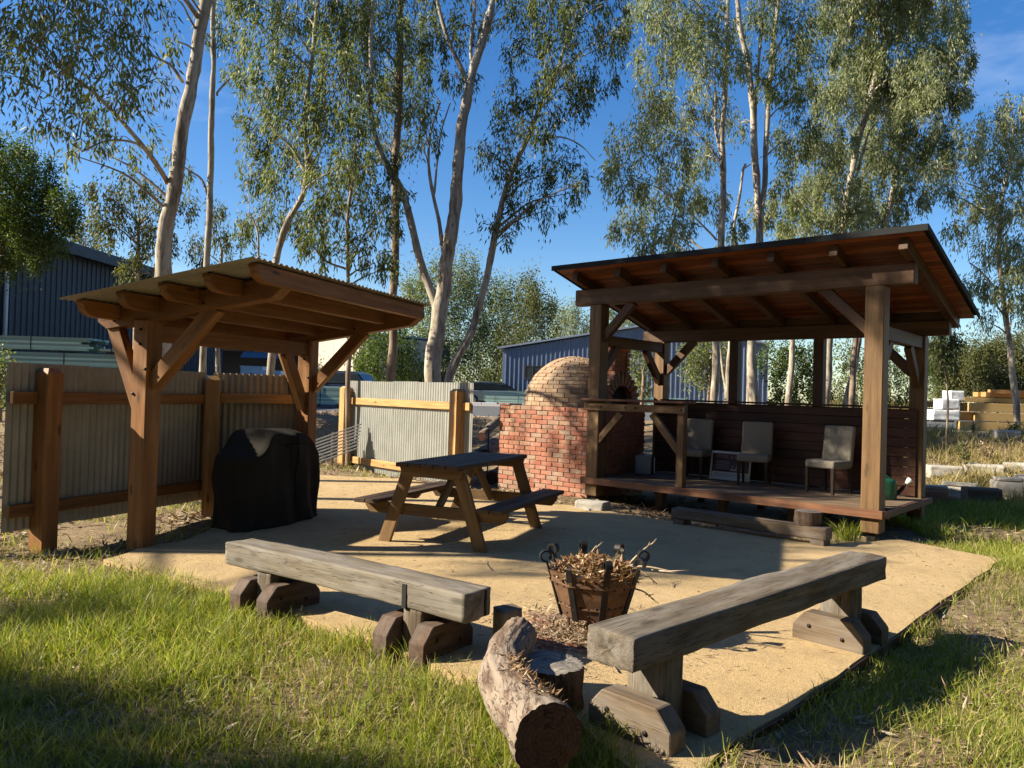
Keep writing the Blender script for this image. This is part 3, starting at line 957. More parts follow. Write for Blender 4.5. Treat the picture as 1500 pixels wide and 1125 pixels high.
def footing():
    t = thing('concrete_block', 'pale worn concrete block on the ground at the foot of the left front post', 'block', G(866, 748), PRZ + R(12))
    link('block', rough_beam_mesh(0.42, 0.30, 0.15, 4, 0.008, 14, 0.03), t, M['concrete'], Matrix.Translation((0, 0.05, 0.055)))
    prism('chip', t, [(-0.06, -0.02), (0.07, -0.02), (0.05, 0.05), (-0.03, 0.04)], -0.19, -0.12, M['concrete'])
footing()

# ------------------------------------------------------------------ brick pizza oven
def box_var(l, w, h, seed):
    rr = random.Random(seed)
    bm = bmesh.new()
    bmesh.ops.create_cube(bm, size=1.0)
    for v in bm.verts:
        v.co = Vector((v.co.x * l + rr.uniform(-1, 1) * 0.004, v.co.y * w + rr.uniform(-1, 1) * 0.003, v.co.z * h + rr.uniform(-1, 1) * 0.003))
    bmesh.ops.bevel(bm, geom=list(bm.edges), offset=0.005, segments=1, affect='EDGES')
    me = bpy.data.meshes.new('brick'); bm.to_mesh(me); bm.free()
    return me

def oven():
    rr = random.Random(5)
    W, Dp, H = 1.91, 1.62, 1.425
    t = thing('brick_oven', 'domed red brick pizza oven on a square brick base beside the pavilion', 'oven', PW(-2.05, 0.0, 0.0), PRZ)
    full = [box_var(0.228, 0.10, 0.066, s) for s in range(5)]
    half = [box_var(0.110, 0.10, 0.066, s + 10) for s in range(3)]
    for me in full + half: me.materials.append(M['brick'])
    dome_b = [box_var(0.209, 0.09, 0.069, s + 20) for s in range(5)]
    for me in dome_b: me.materials.append(M['brick_dome'])
    core = MB().box(0.012, W - 0.012, 0.012, Dp - 0.012, -0.05, H - 0.004)
    core.build('mortar_core', M['mortar'], t)
    courses = 19
    ch = H / courses
    rest = MB()
    def put(me, Mx):
        o = bpy.data.objects.new('brick', me); col.objects.link(o)
        o.parent = t; o.matrix_basis = Mx
    def mesh_into(me, Mx):
        rest.add([v.co for v in me.vertices], [tuple(p.vertices) for p in me.polygons], False, Mx)
    for c in range(courses):
        z = ch * (c + 0.5)
        # front face
        x = 0.0
        first = True
        off = c % 2
        cells = []
        pitch = W / 8
        if off == 0:
            cells = [((k + 0.5) * pitch, 1) for k in range(8)]
        else:
            cells = [(pitch * 0.25, 0)] + [((k + 1.0) * pitch, 1) for k in range(7)] + [(W - pitch * 0.25, 0)]
        for (xc, fl) in cells:
            me = rr.choice(full if fl else half)
            j = Matrix.Translation((xc + rr.uniform(-0.003, 0.003), 0.05 - rr.uniform(0.0, 0.007), z + rr.uniform(-0.003, 0.003))) @ Matrix.Rotation(rr.uniform(-0.015, 0.015), 4, 'Y') @ Matrix.Rotation(math.pi * rr.randint(0, 1), 4, 'Z')
            put(me, j)
        # right and left and back faces: one joined part
        nb = 7
        pb = Dp / nb
        for face in (0, 1):
            for k in range(nb):
                yc = (k + 0.5) * pb + (pb * 0.5 if off else 0)
                if yc > Dp - pb * 0.4: yc = Dp - pb * 0.45
                if yc < 0.16: yc = 0.215
                xx = W - 0.05 + rr.uniform(0, 0.006) if face else 0.05 - rr.uniform(0, 0.006)
                mesh_into(rr.choice(full), Matrix.Translation((xx, yc, z)) @ Matrix.Rotation(R(90), 4, 'Z'))
    # top edge slab at left front
    link('slab', box_mesh(0.30, 0.34, 0.022, 0.004), t, M['brick'], Matrix.Translation((0.10, 0.14, H + 0.013)))
    # dome
    cx, cy, r = 0.96, 0.85, 0.865
    mb = MB()
    vs_, fs_ = [], []
    nu, nv = 48, 14
    for i in range(nv + 1):
        ph = (math.pi / 2) * i / nv
        for k in range(nu):
            a = 2 * math.pi * k / nu
            rad = (r - 0.010)
            vs_.append((cx + rad * math.cos(ph) * math.cos(a), cy + rad * math.cos(ph) * math.sin(a), H + rad * 0.99 * math.sin(ph)))
    for i in range(nv):
        for k in range(nu):
            fs_.append((i * nu + k, i * nu + (k + 1) % nu, (i + 1) * nu + (k + 1) % nu, (i + 1) * nu + k))
    mb.add(vs_, fs_, True).build('dome_shell', M['mortar'], t)
    rows = 18
    for i in range(rows):
        ph = (math.pi / 2) * (i + 0.5) / rows
        circ = 2 * math.pi * r * math.cos(ph)
        n = max(4, int(circ / 0.216))
        for k in range(n):
            a = 2 * math.pi * (k + 0.5 * (i % 2) + 0.13 * i) / n
            nrm = Vector((math.cos(ph) * math.cos(a), math.cos(ph) * math.sin(a), math.sin(ph)))
            tang = Vector((-math.sin(a), math.cos(a), 0))
            upv = nrm.cross(tang)
            c = Vector((cx, cy, H)) + nrm * (r - 0.045 + rr.uniform(-0.002, 0.003))
            Mx = Matrix.Identity(4)
            sx = min(1.0, circ / n / 0.216)
            for q in range(3):
                Mx[q][0] = tang[q] * sx; Mx[q][1] = nrm[q]; Mx[q][2] = upv[q]; Mx[q][3] = c[q]
            me = rr.choice(dome_b)
            if nrm.x > 0.90 and ph < 0.6: continue
            if nrm.x * 0.60 - nrm.y * 0.80 > 0.02 and not (nrm.x > 0.72 and nrm.y > -0.5 and ph < 0.75):
                put(me, Mx)
            else:
                mesh_into(me, Mx)
    # vestibule with arched mouth facing the deck
    x0, x1, yc = 1.40, W + 0.02, 0.87
    ro, ri, base = 0.53, 0.33, H
    ns = 15
    vb = MB()
    prof_o, prof_i = [], []
    for k in range(ns + 1):
        a = math.pi * k / ns
        prof_o.append((yc - (ro - 0.012) * math.cos(a), base + 0.02 + (ro - 0.012) * math.sin(a)))
        prof_i.append((yc - ri * math.cos(a), base + 0.05 + ri * 1.15 * math.sin(a)))
    vs_ = []
    for x in (x0, x1 - 0.012):
        for (y, z) in prof_o: vs_.append((x, y, z))
        for (y, z) in prof_i: vs_.append((x, y, z))
    n = ns + 1
    fs_ = []
    for k in range(ns):
        fs_.append((k, k + 1, 2 * n + k + 1, 2 * n + k))                                 # outer skin
        fs_.append((n + k, 3 * n + k, 3 * n + k + 1, n + k + 1))                         # inner skin
        fs_.append((2 * n + k, 2 * n + k + 1, 3 * n + k + 1, 3 * n + k))                 # front ring
    vb.add(vs_, fs_, False)
    vb.build('vestibule', M['mortar'], t)
    MB().box(x0 - 0.3, W - 0.10, yc - ri + 0.004, yc + ri - 0.004, base + 0.0, base + 0.44).build('mouth_shade_block', M['dark_gap'], t)  # solid dark block painted in for the shade inside the arch
    for k in range(13):
        a = math.pi * (k + 0.5) / 13
        rm = (ro + ri) / 2 + 0.0
        nrm = Vector((0, -math.cos(a), math.sin(a)))
        tg = Vector((0, math.sin(a), math.cos(a)))
        Mx = Matrix.Identity(4)
        c = Vector((x1 - 0.042, yc + nrm.y * rm, base + 0.04 + nrm.z * (rm + 0.02)))
        for q in range(3):
            Mx[q][0] = nrm[q]; Mx[q][1] = (1, 0, 0)[q]; Mx[q][2] = tg[q]; Mx[q][3] = c[q]
        put(rr.choice(full), Mx)
    for c in range(4):                                        # side skin of the vestibule in brick
        for k in range(9):
            a = math.pi * (k + 0.5) / 9
            nrm = Vector((0, -math.cos(a), math.sin(a)))
            tg = Vector((0, math.sin(a), math.cos(a)))
            Mx = Matrix.Identity(4)
            cc = Vector((x0 + 0.06 + 0.115 * c, yc + nrm.y * (ro - 0.047), base + 0.02 + nrm.z * (ro - 0.047)))
            for q in range(3):
                Mx[q][0] = tg[q] * 0.8; Mx[q][1] = nrm[q]; Mx[q][2] = (1.4, 0, 0)[q]; Mx[q][3] = cc[q]
            mesh_into(rr.choice(dome_b), Mx)
    # chimney
    zc0, zc1 = base + 0.46, 2.50
    ch_ = MB().box(1.52, W - 0.03, yc - 0.20, yc + 0.20, zc0, zc1 - 0.01)
    ch_.build('chimney_core', M['mortar'], t)
    nz = 8
    hh = (zc1 - zc0) / nz
    for c in range(nz):
        z = zc0 + hh * (c + 0.5)
        for s in range(2):
            yy = yc - 0.115 + 0.23 * s if c % 2 == 0 else yc - 0.09 + 0.2 * s
            mesh_into(rr.choice(full), Matrix.Translation((W - 0.06, yy, z)) @ Matrix.Rotation(R(90), 4, 'Z'))
            mesh_into(rr.choice(full), Matrix.Translation((1.60 + 0.21 * s, yc - 0.17, z)))
            mesh_into(rr.choice(full), Matrix.Translation((1.60 + 0.21 * s, yc + 0.17, z)))
    o = rest.build('brickwork', M['brick'], t); o['kind'] = 'stuff'
oven()
for i, (y, lab) in enumerate(((0.30, 'small glass jar on the oven ledge closest to the front post'), (0.42, 'small glass jar on the oven ledge closest to the arched mouth'))):
    p = PW(-0.26, y, 1.425)
    t = thing('jar', lab, 'jar', p, 0, 'glass jars by the oven mouth')
    MB().tube([(0, 0, 0), (0, 0, 0.01), (0, 0, 0.10), (0, 0, 0.125)], [0.04, 0.045, 0.045, 0.035], 14).build('body', M['jar'], t)
    MB().tube([(0, 0, 0.125), (0, 0, 0.145)], [0.038, 0.038], 14).build('lid', M['steel'], t)

# ------------------------------------------------------------------ T shaped barbecue shelter
SV = Vector((0.34, 0.94)).normalized()
SU = Vector((SV.y, -SV.x))
S0 = Vector((-3.55, 7.48))
SRZ = math.atan2(SU.y, SU.x)
def SW(x, y, z=0.0):
    p = S0 + SU * x + SV * y
    return Vector((p.x, p.y, z))
SY2 = 2.65
def shelter():
    t = thing('barbecue_shelter', 'orange timber two post shelter with a corrugated roof over the covered barbecue', 'shelter', SW(0, 0), SRZ)
    P = M['pine']
    SL = 0.145
    zb = lambda x: 2.29 + SL * x
    zr = lambda x: 2.41 + SL * x
    for y in (0, SY2):
        beam('post', t, (0, y, -0.12), (0, y, 2.22), 0.19, 0.19, P, up=(0, 1, 0), bev=0.012)
        xa, xb = -0.58, 1.62
        # beam with bevelled tails
        L = math.hypot(xb - xa, SL * (xb - xa))
        poly = [(-L / 2 + 0.11, -0.10), (L / 2 - 0.16, -0.10), (L / 2, -0.01), (L / 2, 0.10), (-L / 2, 0.10), (-L / 2, -0.01)]
        prism('beam', t, poly, -0.075, 0.075, P, axis_matrix((xa, y, zb(xa)), (xb, y, zb(xb))), 0.008)
        beam('brace', t, (-0.06, y, 1.36), (-0.42, y, 2.17), 0.10, 0.15, P, up=(1, 0, 0.3), bev=0.008)
        beam('brace', t, (0.07, y, 1.60), (0.82, y, 2.34), 0.10, 0.15, P, bev=0.008)
    for y in (0, SY2):
        for (x, z) in ((0.0, 2.12), (0.0, 1.98), (-0.07, 1.50), (0.07, 1.74)):
            MB().tube([(x, y - 0.094, z), (x, y - 0.106, z)], 0.014, 8).build('bolt', M['black_iron'], t)
        for x in (0.72, -0.36):
            MB().tube([(x, y - 0.074, zb(x) - 0.03), (x, y - 0.086, zb(x) - 0.03)], 0.014, 8).build('bolt', M['black_iron'], t)
    beam('tie', t, (0, 0.095, 2.10), (0, SY2 - 0.095, 2.10), 0.11, 0.17, P, bev=0.008)
    beam('brace', t, (0, 0.07, 1.55), (0, 0.60, 2.04), 0.09, 0.14, P, bev=0.008)
    beam('brace', t, (0, SY2 - 0.07, 1.35), (0, SY2 - 0.48, 2.04), 0.09, 0.15, P, up=(0, -1, 0.3), bev=0.008)
    # rafters with rounded tails, running from the front edge to the back
    ya, yb = -0.50, 2.66
    nr = 5
    for k in range(nr):
        x = -0.34 + (1.60 + 0.34) * k / (nr - 1)
        z1, z0 = zr(x), zr(x) - 0.15
        poly = [(ya, z1 - 0.03), (ya + 0.005, z1), (yb - 0.005, z1), (yb, z1 - 0.04), (yb - 0.10, z0)]
        for q in range(6):
            a = (math.pi / 2) * q / 5
            poly.append((ya + 0.17 - 0.15 * math.sin(a), z0 + 0.10 * (1 - math.cos(a))))
        # prism extrudes along Y; turn it so the profile runs along local y
        Mx = Matrix(((0, -1, 0, x), (1, 0, 0, 0), (0, 0, 1, 0), (0, 0, 0, 1)))
        prism('rafter', t, poly, -0.045, 0.045, P, Mx, 0.005)
    # corrugated roof sheets; corrugations run along x
    X0, X1 = -0.46, 1.70
    y, k = -0.60, 0
    ye = 2.72
    sw = (ye - y) / 4
    for k in range(4):
        corr_sheet('roof_sheet', t, sw + 0.02, math.hypot(X1 - X0, SL * (X1 - X0)), M['zinc_dull'],
                   axis_matrix((X0, y + sw * (k + 0.5), zr(X0) + 0.014 + 0.002 * (k % 2)), (X1, y + sw * (k + 0.5), zr(X1) + 0.014 + 0.002 * (k % 2))), along='x')

def corr_sheet(name, parent, width, length, mat, mw, along='z', pitch=0.076, amp=0.009, th=0.0016):
    """corrugated sheet. along='x': corrugation run along local X (length), spread over local Y, profile in Z.
       along='z': corrugation run along local Z (length), spread over local X, profile in Y."""
    n = max(4, int(width / pitch * 8))
    vs_ = []
    for side in (0, 1):
        for e in (-0.5, 0.5):
            for i in range(n + 1):
                s = -width / 2 + width * i / n
                h = amp * math.sin(2 * math.pi * s / pitch) + side * th
                if along == 'x': vs_.append((e * length, s, h))
                else: vs_.append((s, h, e * length))
    m_ = n + 1
    fs_ = []
    for i in range(n):
        fs_.append((i, i + 1, m_ + i + 1, m_ + i))
        fs_.append((2 * m_ + i, 3 * m_ + i, 3 * m_ + i + 1, 2 * m_ + i + 1))
        fs_.append((i, 2 * m_ + i, 2 * m_ + i + 1, i + 1))
        fs_.append((m_ + i, m_ + i + 1, 3 * m_ + i + 1, 3 * m_ + i))
    me = np_mesh(name, vs_, fs_, True)
    try:
        me.set_sharp_from_angle(angle=R(50))
    except Exception:
        pass
    return link(name, me, parent, mat, mw)
shelter()

# ------------------------------------------------------------------ fences of corrugated sheet
def fence(label, p0, p1, posts, rails, over0, over1, mat_w, mat_s, ztop=1.76, zbot=0.16, side=1, post_top=1.72, sc=1.0, foot=-0.12):
    """from p0 to p1 (ground points of first and last post); local x runs along the fence, the sheet stands at local +y*side"""
    a, b = Vector((p0[0], p0[1])), Vector((p1[0], p1[1]))
    L = (b - a).length
    rz = math.atan2((b - a).y, (b - a).x)
    t = thing('corrugated_fence', label, 'fence', (a.x, a.y, 0), rz)
    for x in posts:
        zt = post_top
        w = 0.085 * sc
        mb = MB()
        vs_ = []
        for (z, s) in ((foot, 1.0), (zt - 0.05, 1.0), (zt, 0.55)):
            for (sx, sy) in ((-1, -1), (1, -1), (1, 1), (-1, 1)):
                vs_.append((sx * w * s, sy * w * s, z))
        fs_ = [(3, 2, 1, 0), (8, 9, 10, 11)]
        for i in range(2):
            for k in range(4):
                fs_.append((i * 4 + k, i * 4 + (k + 1) % 4, (i + 1) * 4 + (k + 1) % 4, (i + 1) * 4 + k))
        mb.add(vs_, fs_)
        me = mb.mesh('post')
        # long axis along local X so the grain follows the post
        me.transform(Matrix.Rotation(R(90), 4, 'Y'))
        link('post', me, t, mat_w, Matrix.Translation((x, 0, 0)) @ Matrix.Rotation(R(-90), 4, 'Y'))
    for z in rails:
        xs = [-over0] + list(posts) + [L + over1]
        for i in range(len(xs) - 1):
            a0, a1 = xs[i], xs[i + 1]
            if i > 0: a0 += 0.087 * sc
            if i < len(xs) - 2: a1 -= 0.087 * sc
            if a1 - a0 > 0.04:
                beam('rail', t, (a0, side * 0.05, z), (a1, side * 0.05, z), 0.05, 0.12 * sc, mat_w, bev=0.006)
    tot = L + over0 + over1
    ns = max(1, round(tot / 0.76))
    sw = tot / ns
    for k in range(ns):
        xc = -over0 + sw * (k + 0.5)
        corr_sheet('sheet', t, sw + (0.03 if k < ns - 1 else 0), ztop - zbot, mat_s,
                   Matrix.Translation((xc, side * (0.097 + 0.0025 * (k % 2)), (ztop + zbot) / 2 + random.Random(k).uniform(-0.006, 0.006))), along='z')
    return t
C1 = Vector((-3.74, 9.63))
fence('long corrugated fence with dark orange rails standing behind the shelter at far left', (-4.51, 7.50), C1, (0.0,), (1.43, 0.36), 0.34, -0.02, M['pine'], M['zinc_dull'])
fence('short corrugated fence panel behind the black covered barbecue', C1, SW(-0.10, SY2 + 0.02), (0.0,), (1.45, 0.36), 0.0, 0.0, M['pine_yellow'], M['zinc_dull'])
mf0 = Vector((-3.48, 16.18)); mfd = Vector((0.675, -0.738))
fence('sunlit corrugated fence panel on two yellow timber posts left of the brick oven', mf0, mf0 + mfd * 3.76, (0.0, 3.76), (1.368, 0.15), 0.0, 0.30, M['pine_yellow'], M['zinc'],
      ztop=1.786, zbot=-0.07, post_top=1.67, sc=1.15, foot=-0.5)
bpy.context.view_layer.update()

def leaning_sheet():
    p = D(486, 660, 15.4)
    t = thing('steel_battens', 'pile of grey steel battens leaning on the litter bank behind the shelter', 'steel battens', (p.x, p.y, p.z), R(-6))
    for k in range(8):
        beam('batten', t, (-0.42, 0.03 * k, -0.30 + 0.068 * k), (0.50, 0.03 * k + 0.1, 0.06 + 0.068 * k), 0.05, 0.026, M['steel'], bev=0.003)
    beam('prop', t, (-0.1, 0.30, -0.5), (-0.1, 0.34, 0.35), 0.05, 0.05, M['sleeper'])
leaning_sheet()

# ------------------------------------------------------------------ covered barbecue
def barbecue():
    L, Wd = 1.30, 0.58
    c = SW(0, 0)
    e = Vector((-2.76, 8.33))                       # near front corner
    ctr = e + SV * (L / 2) - SU * (Wd / 2)
    t = thing('covered_barbecue', 'barbecue under a draped black cloth cover beneath the timber shelter', 'barbecue', (ctr.x, ctr.y, 0.03), math.atan2(SV.y, SV.x))
    # local x along the length (far end +x), local y to the back (away from SU)
    def top(x, y):
        u = x / (L / 2)
        h = 0.80
        hood = 0.30 * (1 / (1 + math.exp(-(u + 0.62) * 12))) * (1 / (1 + math.exp((u - 0.72) * 9)))
        v = y / (Wd / 2)
        hood *= (0.78 + 0.22 * (1 - max(0, -v) ** 2)) if v < 0 else 1 - 0.10 * v * v
        sag = -0.02 * math.cos(u * 5)
        return h + hood + sag - 0.05 * max(0, u) ** 2
    n = 160
    def foot(a, s):
        ca, sa = math.cos(a), math.sin(a)
        k = 0.28
        x = math.copysign(abs(ca) ** k, ca) * L / 2 * s
        y = math.copysign(abs(sa) ** k, sa) * Wd / 2 * s
        return x, y
    rows = []
    vs_, fs_ = [], []
    skirt = [0.0, 0.10, 0.2, 0.32, 0.44, 0.56, 0.68, 0.8, 0.9, 0.96]
    angs = []
    # equal-ish spacing along the superellipse
    dense = [2 * math.pi * i / 4000 for i in range(4001)]
    cum = [0.0]
    pv = foot(dense[0], 1)
    for a in dense[1:]:
        p = foot(a, 1); cum.append(cum[-1] + math.hypot(p[0] - pv[0], p[1] - pv[1])); pv = p
    j = 0
    for i in range(n):
        want = cum[-1] * i / n
        while cum[j] < want: j += 1
        angs.append(dense[j])
    for fr in skirt:
        for i, a in enumerate(angs):
            x, y = foot(a, 1.0)
            zt = top(x * 0.96, y * 0.96)
            z = fr * zt
            s = i / n * cum[-1]
            amp = (1 - fr) ** 0.8
            fold = 0.042 * mnoise.noise(Vector((s * 3.1, fr * 0.8, 2.0))) + 0.022 * mnoise.noise(Vector((s * 7.3, fr * 1.3, 5.0))) + 0.024 * math.sin(s * 11 + 2.2 * fr + 3 * mnoise.noise(Vector((s, fr * 2, 1))))
            swag = 0.035 * math.sin(fr * 9 + abs(x) * 4) * amp * (1 if y < 0 else 0.3)
            r = 1.0 + 0.055 * amp
            d = math.hypot(x, y)
            nx_, ny_ = x / (L / 2), y / (Wd / 2)
            ln = math.hypot(nx_ ** 5, ny_ ** 5) or 1
            nn = Vector((nx_ ** 5 / ln, ny_ ** 5 / ln))
            off = fold * (0.25 + 1.4 * amp) + swag * 0.4
            vs_.append((x * r + nn.x * off, y * r + nn.y * off, z + (0.012 * mnoise.noise(Vector((s * 4, 0, 0))) if fr == 0 else 0)))
    for sc in (0.985, 0.93, 0.84, 0.72, 0.58, 0.42, 0.25, 0.08):
        for a in angs:
            x, y = foot(a, sc)
            z = top(x, y) + 0.010 * mnoise.noise(Vector((x * 6, y * 6, 3))) - (0.010 if sc > 0.97 else 0)
            vs_.append((x, y, z))
    nr = len(vs_) // n
    for i in range(nr - 1):
        for k in range(n):
            fs_.append((i * n + k, i * n + (k + 1) % n, (i + 1) * n + (k + 1) % n, (i + 1) * n + k))
    mb = MB(); mb.add(vs_, fs_, True)
    mb.add([vs_[-n + k] for k in range(n)], [tuple(range(n))], True)
    mb.build('cloth_cover', M['cover'], t)
    hem = [Vector(vs_[k]) for k in range(n)]
    hem = [Vector((p.x * 1.004, p.y * 1.004, p.z + 0.012)) for p in hem] ; hem.append(hem[0])
    MB().tube(hem, 0.007, 5, False).build('hem', M['cover'], t)
    for fr_ in (8,):
        ring = [Vector(vs_[fr_ * n + k]) * 1.0 for k in range(n)]
        ring = [Vector((p.x * 1.003, p.y * 1.003, p.z)) for p in ring]; ring.append(ring[0])
        MB().tube(ring, 0.004, 5, False).build('seam', M['cover'], t)
    # handle showing as a ridge under the cloth, and wheels below the hem
    MB().tube([(-0.10, -Wd / 2 - 0.012, 0.90), (0.30, -Wd / 2 - 0.012, 0.885)], 0.016, 8).build('handle_ridge', M['cover'], t)
    for (x, y) in ((-0.5, -0.2), (0.5, -0.2), (-0.5, 0.2), (0.5, 0.2)):
        MB().tube([(x, y - 0.02, 0.03), (x, y + 0.02, 0.03)], 0.04, 12).build('castor', M['black_iron'], t)
barbecue()

# ------------------------------------------------------------------ picnic table
def picnic_table():
    vt = Vector((0.373, 0.928)); ut = Vector((0.928, -0.373))
    c = Vector((-0.475, 8.62))
    t = thing('picnic_table', 'timber picnic table with attached benches standing in the shade on the gravel', 'picnic table', (c.x, c.y, 0.028), math.atan2(ut.y, ut.x))
    A, Bk = M['table'], M['table_dark']
    hy = 0.80
    for sy in (-1, 1):
        y = sy * hy
        for sx in (-1, 1):
            # A-frame leg
            beam('leg', t, (sx * 0.560, y, -0.02), (sx * 0.275, y, 0.80), 0.045, 0.135, A, up=(1, 0, 0), bev=0.005).scale = (1, 1, 1)
        yb = y - sy * 0.047
        prism('seat_bearer', t, [(-0.82, 0.36), (-0.82, 0.405), (0.82, 0.405), (0.82, 0.36), (0.76, 0.285), (-0.76, 0.285)], yb - 0.022, yb + 0.022, A)
        prism('top_bearer', t, [(-0.33, 0.70), (-0.36, 0.80), (0.36, 0.80), (0.33, 0.70)], y + sy * 0.047 - 0.022, y + sy * 0.047 + 0.022, A)
        beam('strut', t, (0, sy * (hy - 0.09), 0.33), (0, sy * 0.22, 0.77), 0.05, 0.09, A, up=(0, 1, 0.2))
    for k in range(5):
        x = -0.284 + 0.142 * k
        beam('top_board', t, (x, -0.97, 0.825), (x, 0.97, 0.825), 0.134, 0.042, Bk, bev=0.005)
    for sx in (-1, 1):
        for k in range(2):
            x = sx * (0.63 + 0.14 * k)
            beam('seat_board', t, (x, -0.97, 0.427), (x, 0.97, 0.427), 0.132, 0.042, Bk, bev=0.005)
        for yy in (0.0,):
            prism('cleat', t, [(0.575 * sx, 0.405), (0.82 * sx, 0.405), (0.78 * sx, 0.35), (0.62 * sx, 0.35)], yy - 0.035, yy + 0.035, A)
picnic_table()

# ------------------------------------------------------------------ sleeper benches round the fire
def bench(label, p_front_near, axis, length, width, zb, zt, sup, seed, mat_slab, mat_blk, bow, perp_sign, split=False):
    ax = Vector(axis).normalized()
    pp = Vector((-ax.y, ax.x)) * perp_sign
    c = Vector(p_front_near) + ax * (length / 2) + pp * (width / 2)
    t = thing('sleeper_bench', label, 'bench', (c.x, c.y, 0.0), math.atan2(ax.y, ax.x), 'sleeper benches round the fire basket')
    h = zt - zb
    link('seat', rough_beam_mesh(length, width, h, seed, 0.007, 72, 0.007, bow), t, mat_slab, Matrix.Translation((0, 0, (zb + zt) / 2)))
    for s in sup:
        x = s
        post = link('leg', rough_beam_mesh(zb + 0.10, 0.15, 0.22, seed + x, 0.004, 10, 0.006), t, M['grey_dark'], Matrix.Translation((x, 0, (zb - 0.10) / 2 + 0.012)) @ Matrix.Rotation(R(-90), 4, 'Y') @ Matrix.Rotation(R(90), 4, 'X'))
        for sx in (-1, 1):
            poly = [(-0.235, -0.06), (0.235, -0.06), (0.235, 0.125), (0.155, 0.215), (-0.155, 0.215), (-0.235, 0.125)]
            Mx = Matrix.Translation((x + sx * 0.148, 0, 0)) @ Matrix.Rotation(R(90), 4, 'Z')
            prism('foot_block', t, poly, -0.062, 0.062, mat_blk, Mx, 0.006)
            for (bx, bz) in ((-0.10, 0.09), (0.12, 0.13)):
                MB().tube([(x + sx * 0.205, bx, bz), (x + sx * 0.216, bx, bz)], 0.013, 8).build('bolt', M['black_iron'], t)
    if split:
        # the dark split across the front face near the right end and on the end grain
        for (xx, yy, w) in ((-length / 2 + 0.47, width / 2 - 0.014, 0.034),):
            MB().box(xx - w / 2, xx + w / 2, yy - 0.005, yy + 0.02, zb + 0.005, zt - 0.012).build('split', M['dark_gap'], t)
        MB().box(-length / 2 - 0.006, -length / 2 + 0.02, -width / 2 + 0.045, -width / 2 + 0.065, zb + 0.01, zt - 0.004).build('split', M['dark_gap'], t)
    return t
bench('pale sunlit sleeper bench with a dark split near its right end', (-0.233, 4.455), (-0.82, 0.57), 2.27, 0.25, 0.270, 0.435, (-0.72, 0.70), 3.0, M['grey'], M['red_block'], 0.012, -1, True)
bench('long darker sleeper bench reaching towards the right edge of the gravel pad', (0.57, 3.37), (0.72, 0.694), 2.88, 0.27, 0.395, 0.55, (-1.09, 1.02), 8.0, M['grey_dark'], M['sleeper'], 0.0, 1)

